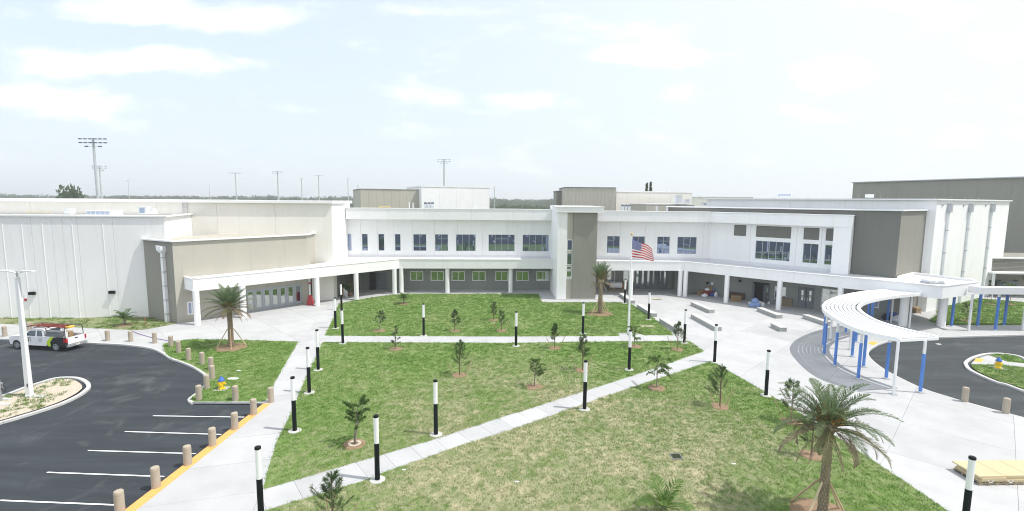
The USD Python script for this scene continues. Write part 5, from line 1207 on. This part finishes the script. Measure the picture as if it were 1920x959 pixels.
# ------------------------------------------------------------------ plants
def mulch(x, y, r, lab, ringed=False):
    p = G(x, y); n = 30; a = np.arange(n) * 2 * np.pi / n; rr = r * (1 + .28 * (meshkit.fbm(np.c_[np.cos(a) * 1.5 + x, np.sin(a) * 1.5, a * 0], 3, 2) - .5))
    rows = []; 
    for f, z in ((1.0, .012), (.85, .05), (.55, .06), (.2, .05), (.01, .05)):
        rows.append(np.c_[p[0] + np.cos(a) * rr * f, p[1] + np.sin(a) * rr * f, np.full(n, z) + .03 * (meshkit.noise(np.c_[np.cos(a) * 9 * f, np.sin(a) * 9 * f, a * 0 + x], 3) - .5) * (f < 1)])
    v = np.vstack(rows); F = []
    for k in range(len(rows) - 1):
        i = np.arange(n); j = (i + 1) % n; F += [np.c_[k * n + i, k * n + j, (k + 1) * n + j], np.c_[k * n + i, (k + 1) * n + j, (k + 1) * n + i]]
    obj('mulch_ring', trimesh.Trimesh(v, np.vstack(F), process=False), 'mulch', kind='structure', label=lab)
    if ringed: obj('sand_ring', sheet(Point(p[0], p[1]).buffer(r * .55).difference(Point(p[0], p[1]).buffer(r * .3)), .085), 'sand', kind='structure')
def blade_faces(P, D, N, L, W):
    """one narrow leaf (two triangles, folded) per row: from P along D, side vector N, length L, width W"""
    L = np.asarray(L)[:, None]; W = np.asarray(W)[:, None]; k = len(P)
    mid = P + D * L * .45; up = np.cross(D, N); up /= np.maximum(np.linalg.norm(up, axis=1, keepdims=True), 1e-9)
    v = np.concatenate([P, mid + N * W / 2 + up * W * .12, mid - N * W / 2 + up * W * .12, P + D * L], 0)
    i = np.arange(k); f = np.concatenate([np.c_[i, i + k, i + 2 * k], np.c_[i + k, i + 3 * k, i + 2 * k]], 0)
    return trimesh.Trimesh(v, f, process=False)
def unit(v): return v / np.maximum(np.linalg.norm(v, axis=-1, keepdims=True), 1e-9)
def stakes(t, H, n, r, seed, rad=.9):
    for k in range(n):
        a = seed + k * 2 * math.pi / n + r.uniform(-.3, .3)
        c, s = math.cos(a), math.sin(a)
        obj('stake', tube((c * rad * .45, s * rad * .45, -.05), (c * rad * 1.15, s * rad * 1.15, 1.15 + r.uniform(-.1, .15)), .028, .024, 6), 'stake_wood', t)
def pine(name, lab, x, y, H, seed, n_st=2, width=.42, lean=(0, 0), bare=.25, grp='young pines on the lawns'):
    r = np.random.default_rng(seed); p = G(x, y); t = thing(name, lab, 'tree', grp, (p[0], p[1], .03))
    tp = [np.array([lean[0] * q * q, lean[1] * q * q, q * H * .97]) for q in np.linspace(0, 1, 6)]
    obj('trunk', polytube(tp, np.linspace(.05, .015, 6), 7), 'trunk_brown', t)
    br, P, D = [], [], []
    levels = int(7.5 * H / 2.5) + 2
    for i in range(levels):
        q = bare + (1 - bare) * (i / levels) ** .92; base = np.array([lean[0] * q * q, lean[1] * q * q, q * H * .97])
        ln = width * H * .78 * (1 - q) ** .8 * r.uniform(.5, 1.2) + .08
        for k in range(r.integers(2, 5)):
            a = r.uniform(0, 6.283); tip = base + np.array([math.cos(a) * ln, math.sin(a) * ln, ln * r.uniform(.45, 1.25)])
            mid = (base + tip) / 2 + np.array([math.cos(a), math.sin(a), -.4]) * ln * .14
            br += [tube(base, mid, .014, .010, 5), tube(mid, tip, .010, .006, 5)]
            for s in np.linspace(.35, 1, 8):
                c = base * (1 - s) ** 2 + 2 * mid * s * (1 - s) + tip * s * s; d = unit(tip - base)
                m = 13; dd = unit(d * r.uniform(.5, 1.3, (m, 1)) + r.normal(0, .5, (m, 3))); P.append(np.repeat(c[None], m, 0) + r.normal(0, .012, (m, 3))); D.append(dd)
    for s in np.linspace(.72, 1, 10):
        m = 14; P.append(np.repeat(np.array([[lean[0] * s * s, lean[1] * s * s, s * H * .97]]), m, 0)); D.append(unit(np.array([0, 0, .8]) + r.normal(0, .5, (m, 3))))
    P, D = np.vstack(P), np.vstack(D); N = unit(np.cross(D, r.normal(0, 1, D.shape)))
    obj('branches', br, 'trunk_brown', t)
    obj('needles', blade_faces(P, D, N, r.uniform(.11, .22, len(P)), r.uniform(.011, .018, len(P))), 'pine_needles', t)
    if n_st: stakes(t, H, n_st, r, .15 + (seed % 3) * .1)
    return t
def shrub(name, lab, x, y, H, seed, lm='broad_leaves', width=.5, bare=.3, stems=1, weep=0.0, n=420, size=.13, lean=(0, 0), n_st=0, spread_top=1.0, cat_='tree', grp=None, bark='trunk_grey'):
    r = np.random.default_rng(seed); p = G(x, y); t = thing(name, lab, cat_, grp, (p[0], p[1], .03)); P, D, br = [], [], []
    for s in range(stems):
        off = np.array([r.normal(0, .12), r.normal(0, .08), 0]) * (stems > 1)
        top = np.array([lean[0] + off[0] * 1.6, lean[1] + off[1] * 1.6, H * r.uniform(.86, 1)])
        pt = [off * .35 * (1 - q) + top * np.array([q ** 1.6, q ** 1.6, q]) for q in np.linspace(0, 1, 6)]
        obj('trunk', polytube(pt, np.linspace(.05, .012, 6), 7), bark, t)
        nb = int(15 / stems) + 3
        for i in range(nb):
            q = bare + (1 - bare) * (i + r.uniform()) / nb; base = off * .35 * (1 - q) + top * np.array([q ** 1.6, q ** 1.6, q])
            ln = width * H * .5 * (math.sin(math.pi * min(1, (q - bare) / (1 - bare) * .8 + .2)) ** .6) * r.uniform(.6, 1.2) * spread_top + .08
            a = r.uniform(0, 6.283); rise = r.uniform(.25, .9)
            mid = base + np.array([math.cos(a) * ln * .6, math.sin(a) * ln * .6, ln * rise]); tip = base + np.array([math.cos(a) * ln, math.sin(a) * ln, ln * (rise - weep)])
            br += [tube(base, mid, .014, .010, 5), tube(mid, tip, .010, .005, 5)]
            for _ in range(int(n / nb / stems / 3) + 1):
                s_ = r.uniform(.25, 1.0); c = base * (1 - s_) ** 2 + 2 * mid * s_ * (1 - s_) + tip * s_ * s_
                m = 3; dd = unit(unit(tip - base) * .5 + np.array([0, 0, .15 - weep * .6]) + r.normal(0, .6, (m, 3))); P.append(np.repeat(c[None], m, 0) + r.normal(0, .03, (m, 3))); D.append(dd)
    P, D = np.vstack(P), np.vstack(D); N = unit(np.cross(D, r.normal(0, 1, D.shape)))
    obj('branches', br, bark, t)
    L = r.uniform(.6, 1.25, len(P)) * size
    obj('leaves', blade_faces(P, D, N, L, L * r.uniform(.38, .55, len(P))), lm, t)
    if n_st: stakes(t, H, n_st, r, .2)
    return t
PINES = [(862, 704, 2.9, 'young staked pine in the middle lawn, straight above the dry grass patch', 2, .44), (853, 621, 2.35, 'slim young pine with stakes left of centre in the upper lawn', 2, .36), (925, 601, 2.2, 'rear one of the close pair of young pines in the upper lawn', 0, .42),
         (940, 621, 2.25, 'front one of the close pair of young pines in the upper lawn', 2, .42), (1040, 653, 2.4, 'sparse staked pine standing just below the crossing path', 2, .34), (1092, 695, 3.1, 'thin forked staked pine right above the middle lamp post', 2, .30),
         (1270, 656, 2.75, 'staked pine at the plaza corner in front of the third bench', 3, .34), (1349.5, 763, 3.0, 'bushy pine with leaning stakes in the big lawn near the plaza edge', 3, .46), (1483, 791, 2.75, 'upright pine against the white plaza, left of the near palm', 3, .46),
         (1521, 855, 2.9, 'pine half hidden behind the near palm crown', 0, .36)]
for k, (x, y, H, lab, st, w) in enumerate(PINES):
    mulch(x, y, .62, 'reddish mulch ring under the ' + lab); pine('pine_sapling', lab, x, y, H, 40 + k, st, w, bare=.34 if k in (4, 5, 6) else .26)
pt = G(621, 885, 2.75)
pine('pine_sapling', 'young pine at the bottom edge rising over the diagonal path', *pix((pt[0], pt[1], 0)), 2.75, 61, 3, .50)
SH = [('sapling', 1002, 726, 2.25, 'bushy young broadleaf tree left of the middle lamp post', dict(lm='broad_leaves', width=.62, bare=.28, n=1300, size=.12, lean=(.15, 0))),
      ('sapling', 1231, 728, 2.5, 'pale drooping young tree at the diagonal path right of centre', dict(lm='light_leaves', width=.8, bare=.38, weep=.5, n=1200, size=.15)),
      ('sapling', 1189, 650, 2.0, 'pale young tree behind the lamp post below the flagpole', dict(lm='light_leaves', width=.8, bare=.35, weep=.3, n=900, size=.14)),
      ('sapling', 711, 621, 2.2, 'dark windswept young tree at the left of the upper lawn', dict(lm='dark_leaves', width=.55, bare=.28, n=1100, size=.11, lean=(.42, 0))),
      ('sapling', 742, 655, 2.2, 'narrow dark columnar young tree below the crossing path on the left', dict(lm='dark_leaves', width=.34, bare=.06, n=1000, size=.095)),
      ('sapling', 665, 834, 2.75, 'young tree with two stems and a sand ring near the lower left lamp posts', dict(lm='broad_leaves', width=.62, bare=.36, stems=2, n=3600, size=.105, lean=(.35, 0), spread_top=.9)),
      ('sapling', 1812, 602, 2.1, 'brownish shrubby tree behind the first posts of the straight covered walk', dict(lm='dark_leaves', width=.95, bare=.3, n=420, size=.16)),
      ('sapling', 1857, 571, 2.6, 'light young tree farther back on the right lawn', dict(lm='broad_leaves', width=.7, bare=.35, n=420, size=.2, n_st=2)),
      ('sapling', 1893, 571, 2.9, 'young tree near the right frame edge on the right lawn', dict(lm='broad_leaves', width=.7, bare=.35, n=380, size=.2))]
for k, (nm, x, y, H, lab, kw) in enumerate(SH):
    mulch(x, y, .68, 'reddish mulch ring under the ' + lab, k == 5); shrub(nm, lab, x, y, H, 80 + k, **kw, grp='young trees planted on the lawns')
for k, (x, y, H, lab) in enumerate(((648, 553, 1.5, 'left potted yellowish shrub in the corner under the left canopy'), (657, 554.5, 1.45, 'right potted yellowish shrub in the corner under the left canopy'))):
    t = shrub('potted_plant', lab, x, y, H, 101 + k, 'light_leaves', .95, .25, 2, .3, 260, .2, cat_='potted plant')
    obj('pot', lathe([(0, .0), (.24, 0), (.32, .42), (.28, .42), (.24, .36), (0, .36)], 16), 'terracotta', t)
for k, (x, y, H, w) in enumerate(((1866, 556, 2.2, 1.3), (1885, 553.5, 2.0, 1.6), (1915, 554, 2.4, 1.6), (1905, 545, 1.3, .9))):
    shrub('shrub', ('dark bush before the annex, left of the far trees', 'second dark bush before the annex', 'dark bush before the annex at the frame edge', 'small reddish bush by the annex porch')[k], x, y, H, 120 + k, 'dark_leaves', w, .05, 4, .0, 800, .3, cat_='shrub')

def frond(r, L, az, e0, droop, twist=0.0, nl=46, leaf_l=.42, leaf_w=.028, vee=.55, hang=0.0):
    """an arching pinnate palm frond from the origin; e0 start elevation, droop bends it down"""
    n = 12; pts = [np.zeros(3)]; e = e0; ds = L / n
    for i in range(n):
        a = az + twist * i / n; d = np.array([math.cos(a) * math.cos(e), math.sin(a) * math.cos(e), math.sin(e)]); pts.append(pts[-1] + d * ds); e -= droop / n * (.5 + 1.1 * i / n)
    pts = np.array(pts); rach = polytube(pts, np.linspace(.028, .006, n + 1), 5)
    s = np.linspace(.12, .995, nl); seg = np.minimum((s * n).astype(int), n - 1); f = s * n - seg
    C = pts[seg] * (1 - f[:, None]) + pts[seg + 1] * f[:, None]; T = unit(pts[seg + 1] - pts[seg])
    S = unit(np.cross(T, np.array([0, 0, 1.0]) + 1e-6)); Un = np.cross(S, T); P, D, N, Ls = [], [], [], []
    prof = leaf_l * np.sin(np.pi * np.clip(s * .86 + .12, 0, 1)) ** .7
    for sg in (-1, 1):
        d = unit(T * .75 + sg * S * .85 + Un * vee * .55 + np.array([0, 0, -hang]) + r.normal(0, .10, T.shape)); P.append(C); D.append(d); N.append(unit(np.cross(d, Un))); Ls.append(prof * r.uniform(.8, 1.15, nl))
    P, D, N, Ls = map(np.concatenate, (P, D, N, Ls))
    return cat([rach, blade_faces(P, D, N, Ls, np.full(len(P), leaf_w))])
def palm_trunk(H, r0, r1, seed, rows, per):
    r = np.random.default_rng(seed); core = lathe([(r0 * 1.25, -.05), (r0 * 1.05, .25), (r0 * .9, .6), (r1 * .92, H)], 18); sc = []
    for i in range(rows):
        z = H * (i + .5) / rows; rad = r0 + (r1 - r0) * z / H + .12 * r0 * max(0, 1 - z / .4)
        for k in range(per):
            a = 2 * math.pi * (k + .5 * (i % 2)) / per; c, s = math.cos(a), math.sin(a); hgt = H / rows * 1.5; w = rad * 2 * math.pi / per * .95
            o = np.array([c, s, 0]); tg = np.array([-s, c, 0]); up = np.array([0, 0, 1.0]); b = o * rad * .92 + up * z
            v = np.array([b - up * hgt * .45, b + tg * w * .5, b - tg * w * .5, b + up * hgt * .42 + o * rad * .05, b + o * rad * (.15 + r.uniform(0, .07)) + up * hgt * .3])
            sc.append(trimesh.Trimesh(v, [(0, 1, 4), (1, 3, 4), (3, 2, 4), (2, 0, 4)], process=False))
    return core, cat(sc)
def date_palm(lab, x, y, ztrunk, seed, n, L, e_rng, droop, r0=.27, nst=4, dead=9, fruit=4, scale_leaf=1.0, loc=None, upright=False, ms=None):
    r = np.random.default_rng(seed); p = loc if loc is not None else G(x, y); t = thing('palm_tree', lab, 'palm tree', 'date palms on the lawns', (p[0], p[1], .02))
    core, sc = palm_trunk(ztrunk, r0, r0 * .8, seed, int(ztrunk / .16), 9)
    tr_ = obj('trunk', core, 'trunk_brown', t); obj('bark_scales', sc, 'palm_bark', tr_)
    hub = np.array([0, 0, ztrunk])
    obj('boot_cluster', trimesh.Trimesh(trimesh.creation.icosphere(2).vertices * (r0 * 1.25, r0 * 1.25, r0 * 1.9) + hub + (0, 0, r0 * .6), trimesh.creation.icosphere(2).faces), 'palm_bark', t)
    ga = 2.39996
    for k in range(n):
        q = (k + .5) / n; az = k * ga + r.uniform(-.2, .2); e = e_rng[0] + (e_rng[1] - e_rng[0]) * q ** .85; m_ = 'palm_green' if q > .34 else ('palm_olive' if q > .12 else 'palm_dead')
        f = frond(r, L * r.uniform(.82, 1.1) * (.86 + .2 * math.sin(math.pi * q)), az, e, droop * r.uniform(.8, 1.25) * (1.15 - .4 * q), r.uniform(-.35, .35), 60, .42 * L / 2.6 * scale_leaf, .034 * scale_leaf, .5, .22 * (1 - q))
        f.apply_translation(hub + np.array([math.cos(az), math.sin(az), 0]) * r0 * .8 + np.array([0, 0, r0 * (.2 + 1.5 * q)])); obj('frond', f, m_, t)
    for k in range(dead):
        az = k * ga * 1.7 + .4; f = frond(r, L * r.uniform(.7, 1.0), az, r.uniform(-.5, .25), r.uniform(.7, 1.3), r.uniform(-.3, .3), 30, .26 * L / 2.6, .02, .1, 1.1); f.apply_translation(hub + np.array([math.cos(az), math.sin(az), 0]) * r0 * .9); obj('frond', f, 'palm_dead', t, label='dry drooping brown frond')
    for k in range(fruit):
        az = k * 6.283 / max(fruit, 1) + .7; c = hub + np.array([math.cos(az) * .38, math.sin(az) * .38, .55 + .1 * (k % 2)]); P = c + r.normal(0, .10, (150, 3)) * (1, 1, 1.3)
        D = unit(r.normal(0, 1, (150, 3)) + (0, 0, -.5)); obj('fruit_cluster', cat([blade_faces(P, D, unit(np.cross(D, r.normal(0, 1, D.shape))), np.full(150, .10), np.full(150, .05)), tube(hub + (0, 0, .3), c, .02, n=5)]), 'fruit_orange', t, kind='stuff')
    for k in range(nst):
        a = .5 + k * 2 * math.pi / nst; c, s = math.cos(a), math.sin(a); R_ = .34 * ztrunk if ztrunk < 5 else 1.3
        obj('brace', tube((c * R_, s * R_, 0), (c * r0, s * r0, min(1.75, ztrunk * .52)), .045, n=6), 'stake_wood' if k % 2 else 'pale_wood', t)
    return t
date_palm('date palm with arching crown standing in the hydrant lawn before the entrance block', 434, 651, 3.6, 5, 50, 2.3, (-.12, 1.45), .95, r0=.25, nst=4, dead=7, fruit=5)
mulch(434, 652, 1.45, 'wide reddish mulch ring under the left palm')
date_palm('tall palm with bunched upright fronds beside the stair tower', 1125, 588, 4.0, 6, 34, 2.1, (.75, 1.5), .45, r0=.30, nst=4, dead=16, fruit=2, upright=True)
mulch(1125, 588, 1.7, 'wide reddish mulch ring under the palm by the stair tower')
np_ = G(1541, 972)
date_palm('large date palm nearest the viewer at the lower right, with browned lower fronds', 0, 0, 4.15, 9, 44, 2.4, (-.25, 1.4), 1.45, r0=.21, nst=4, dead=11, fruit=6, loc=np_)
mulch(1541, 968, 1.35, 'reddish mulch ring under the near palm')
def small_palm(lab, x, y, stem, L, seed, n=11, lm='broad_leaves', loc=None):
    r = np.random.default_rng(seed); p = loc if loc is not None else G(x, y); t = thing('small_palm', lab, 'palm', None, (p[0], p[1], .03))
    obj('trunk', polytube([(0, 0, 0), (.02, 0, stem * .5), (0, 0, stem)], [.13, .10, .07], 9), 'trunk_grey', t)
    for k in range(n):
        q = (k + .5) / n; az = k * 2.4 + r.uniform(-.3, .3); f = frond(r, L * r.uniform(.8, 1.1), az, .25 + 1.1 * q, 1.3, r.uniform(-.2, .2), 26, .42 * L / 1.2, .05, .3, .15); f.apply_translation((0, 0, stem * (.8 + .2 * q))); obj('frond', f, lm, t)
small_palm('small palm in the upper lawn before the first round columns', 757, 570, .75, 1.15, 31); mulch(757, 570.5, .75, 'mulch ring under the small palm of the upper lawn')
small_palm('small bushy palm in the grass strip before the ribbed white hall', 234, 609.5, .75, 1.35, 32, 13, 'broad_leaves'); mulch(234, 610, .8, 'mulch ring under the small palm by the ribbed hall')
q = G(1247, 903, 1.75); small_palm('bright green small palm cut by the bottom edge in the big lawn', 0, 0, .55, 1.45, 33, 10, 'light_leaves', loc=(q[0], q[1], 0))

# ------------------------------------------------------------------ sports-field light masts beyond the roofs
def mast(x, ytop, Y, hw_, rows, lab, r0=.3):
    p = at_y(x, ytop, Y); H = p[2]; t = thing('light_mast', lab, 'light mast', 'sports field light masts', (p[0], p[1], 0))
    obj('shaft', tube((0, 0, 0), (0, 0, H), r0, r0 * .55, 10), 'mast_grey', t)
    for i, n in enumerate(rows):
        z = H - .25 - i * hw_ * .30
        w = hw_ * (1 if n > 3 else .55)
        obj('cross_arm', box(-w, w, -.05, .05, z - .035, z + .035), 'mast_grey', t)
        for k in range(n):
            u = -w + 2 * w * k / max(n - 1, 1); s = hw_ * .10
            hd_ = trimesh.convex.convex_hull(np.vstack([box(u - s, u + s, -.35, .1, z - s * .4, z + s * .35).vertices, box(u - s * .5, u + s * .5, -.1, .3, z + s * .3, z + s * .6).vertices]))
            obj('floodlight', hd_, 'fixture_dark', t)
for a in ((174, 259, 125, 3.1, (6, 6, 2), 'tallest mast with three rows of floodlights over the left hall', .42), (186, 311, 230, 3.0, (4, 4, 2), 'mast close behind the tallest mast, half its apparent height', .5), (240, 338, 300, 1.6, (3,), 'small mast right of the pair of tall masts', .3),
          (441, 324, 260, 2.6, (5,), 'mast with a single row of lights above the middle of the cream hall', .42), (520, 321.5, 250, 2.2, (4, 4), 'mast with two rows of lights above the right part of the cream hall', .5), (565, 334.5, 300, 1.4, (3,), 'small mast between two bigger ones at the right end of the cream hall', .45),
          (597, 328.5, 260, 2.1, (4,), 'mast with one row of lights near the right end of the cream hall', .4), (652, 335, 260, .9, (2,), 'plain thin mast at the right corner of the cream hall', .3), (671, 346.5, 260, .8, (2,), 'short thin mast just left of the tan rooftop block', .3),
          (832.5, 298.5, 190, 2.2, (4, 4, 2), 'mast with rows of lights above the plain white block', .5), (927, 350, 210, .4, (1,), 'thin pole against the trees right of the plain white block', .26), (392, 345, 420, .5, (1,), 'faint thin pole over the middle of the cream hall', .3)):
    mast(*a)

# ------------------------------------------------------------------ far wood
def crown(seed, n=300, lobes=9):
    r = np.random.default_rng(seed); P, D = [], []
    cs = np.c_[r.normal(0, .32, (lobes, 2)), r.uniform(.45, .92, lobes)]; rs = r.uniform(.16, .30, lobes)
    cs[0], rs[0] = (0, 0, .68), .30
    for c, q in zip(cs, rs):
        m = n // lobes; d = unit(r.normal(0, 1, (m, 3))); P.append(c + d * q * r.uniform(.75, 1.08, (m, 1))); D.append(unit(d * .4 + r.normal(0, .7, (m, 3))))
    P, D = np.vstack(P), np.vstack(D); N = unit(np.cross(D, r.normal(0, 1, D.shape))); L = r.uniform(.10, .19, len(P))
    return cat([blade_faces(P, D, N, L, L * .75), tube((0, 0, 0), (0, 0, .6), .035, .02, 6)])
def wood(name, lab, m_, n, seed, yr, hr, gap=None):
    pi = UsdGeom.PointInstancer.Define(stage, _name('/World', name)); pp = str(pi.GetPath()); r = np.random.default_rng(seed)
    for k in range(5): usdkit.mesh(stage, f'{pp}/protos/crown_{k:03d}', crown(seed * 7 + k), MATS[m_])
    pi.CreatePrototypesRel().SetTargets([Sdf.Path(f'{pp}/protos/crown_{k:03d}') for k in range(5)])
    Y = yr[0] + (yr[1] - yr[0]) * r.uniform(0, 1, n) ** 1.3; Xs = r.uniform(-1.15, .75, n) * Y
    keep = np.ones(n, bool) if gap is None else ~((Xs > gap[0] * Y) & (Xs < gap[1] * Y))
    Xs, Y = Xs[keep], Y[keep]; N = len(Xs); h = r.uniform(*hr, N) * (1 + .5 * (meshkit.fbm(np.c_[Xs / 60, Y / 60, Y * 0], 3, 5) - .5)); w = h * r.uniform(.8, 1.5, N); a = r.uniform(0, 3.14, N)
    pi.CreatePositionsAttr(Vt.Vec3fArray.FromNumpy(np.c_[Xs, Y, np.full(N, -.4)].astype(np.float32))); pi.CreateProtoIndicesAttr(Vt.IntArray.FromNumpy(r.integers(0, 5, N).astype(np.int32)))
    pi.CreateOrientationsAttr(Vt.QuathArray([Gf.Quath(float(math.cos(x)), 0, 0, float(math.sin(x))) for x in a])); pi.CreateScalesAttr(Vt.Vec3fArray.FromNumpy(np.c_[w, w, h].astype(np.float32)))
    data(pi.GetPrim(), lab, 'trees', None, 'stuff')
wood('wood', 'dense far-off green wood along the horizon', 'forest', 2600, 3, (330, 1100), (5, 9.5), (-1.2, -.42))
wood('wood', 'hazy pale tree line at the very horizon', 'forest_pale', 3800, 4, (700, 2400), (9, 15))
# mirror-side trees: what the upper windows reflect beyond the car park
ms_ = []
for k in range(14):
    m_ = crown(200 + k, 260); m_.vertices = m_.vertices * (7, 7, 8 + k % 3) + (-78 + k * 12, -84 - 5 * (k % 3), 0); ms_.append(m_)
data(obj('wood', ms_, 'forest'), 'green wood beyond the car park behind the viewer', 'trees', None, 'stuff')
p = at_y(130, 374, 240); t = thing('tree', 'lone spreading tree standing above the tree line at the left', 'tree', None, (p[0], p[1], 0), scale=(6.5, 6.5, p[2] + 3.0))
lone = crown(91, 1500, 16); obj('crown', lone, 'forest', t); obj('trunk', tube((0, 0, 0), (0, 0, .55), .03, .015, 7), 'trunk_brown', t)
for k, (x, yt, lab) in enumerate(((1213, 342, 'shorter of two slender dark conifers peeking over the cream rear block'), (1220.5, 339.5, 'taller of two slender dark conifers peeking over the cream rear block'))):
    p = at_y(x, yt, 170); H = p[2]; t = thing('conifer', lab, 'tree', None, (p[0], p[1], 0)); r = np.random.default_rng(90 + k)
    z = r.uniform(.3, 1, 900) ** .8; a = r.uniform(0, 6.283, 900); rad = .8 * (1 - z) ** .9 * r.uniform(.6, 1.1, 900) + .03; P = np.c_[np.cos(a) * rad, np.sin(a) * rad, z * H * .97]; D = unit(np.c_[np.cos(a) * .5, np.sin(a) * .5, np.full(900, .9)] + r.normal(0, .25, (900, 3)))
    obj('trunk', tube((0, 0, 0), (0, 0, H * .9), .2, .05, 7), 'trunk_brown', t); obj('foliage', blade_faces(P, D, unit(np.cross(D, r.normal(0, 1, D.shape))), np.full(900, .7), np.full(900, .25)), 'dark_leaves', t)

# ------------------------------------------------------------------ the air
hz = usdkit.material(stage, '/World/Looks/haze', {'v': ('principled_volume', dict(color=(.98, .99, 1.0), density=HAZE, anisotropy=.35))}, volume='v.volume')
usdkit.mesh(stage, '/World/haze', box(-2600, 2600, -150, 2700, -1.6, 48), hz)
data(stage.GetPrimAtPath('/World/haze'), kind='stuff')
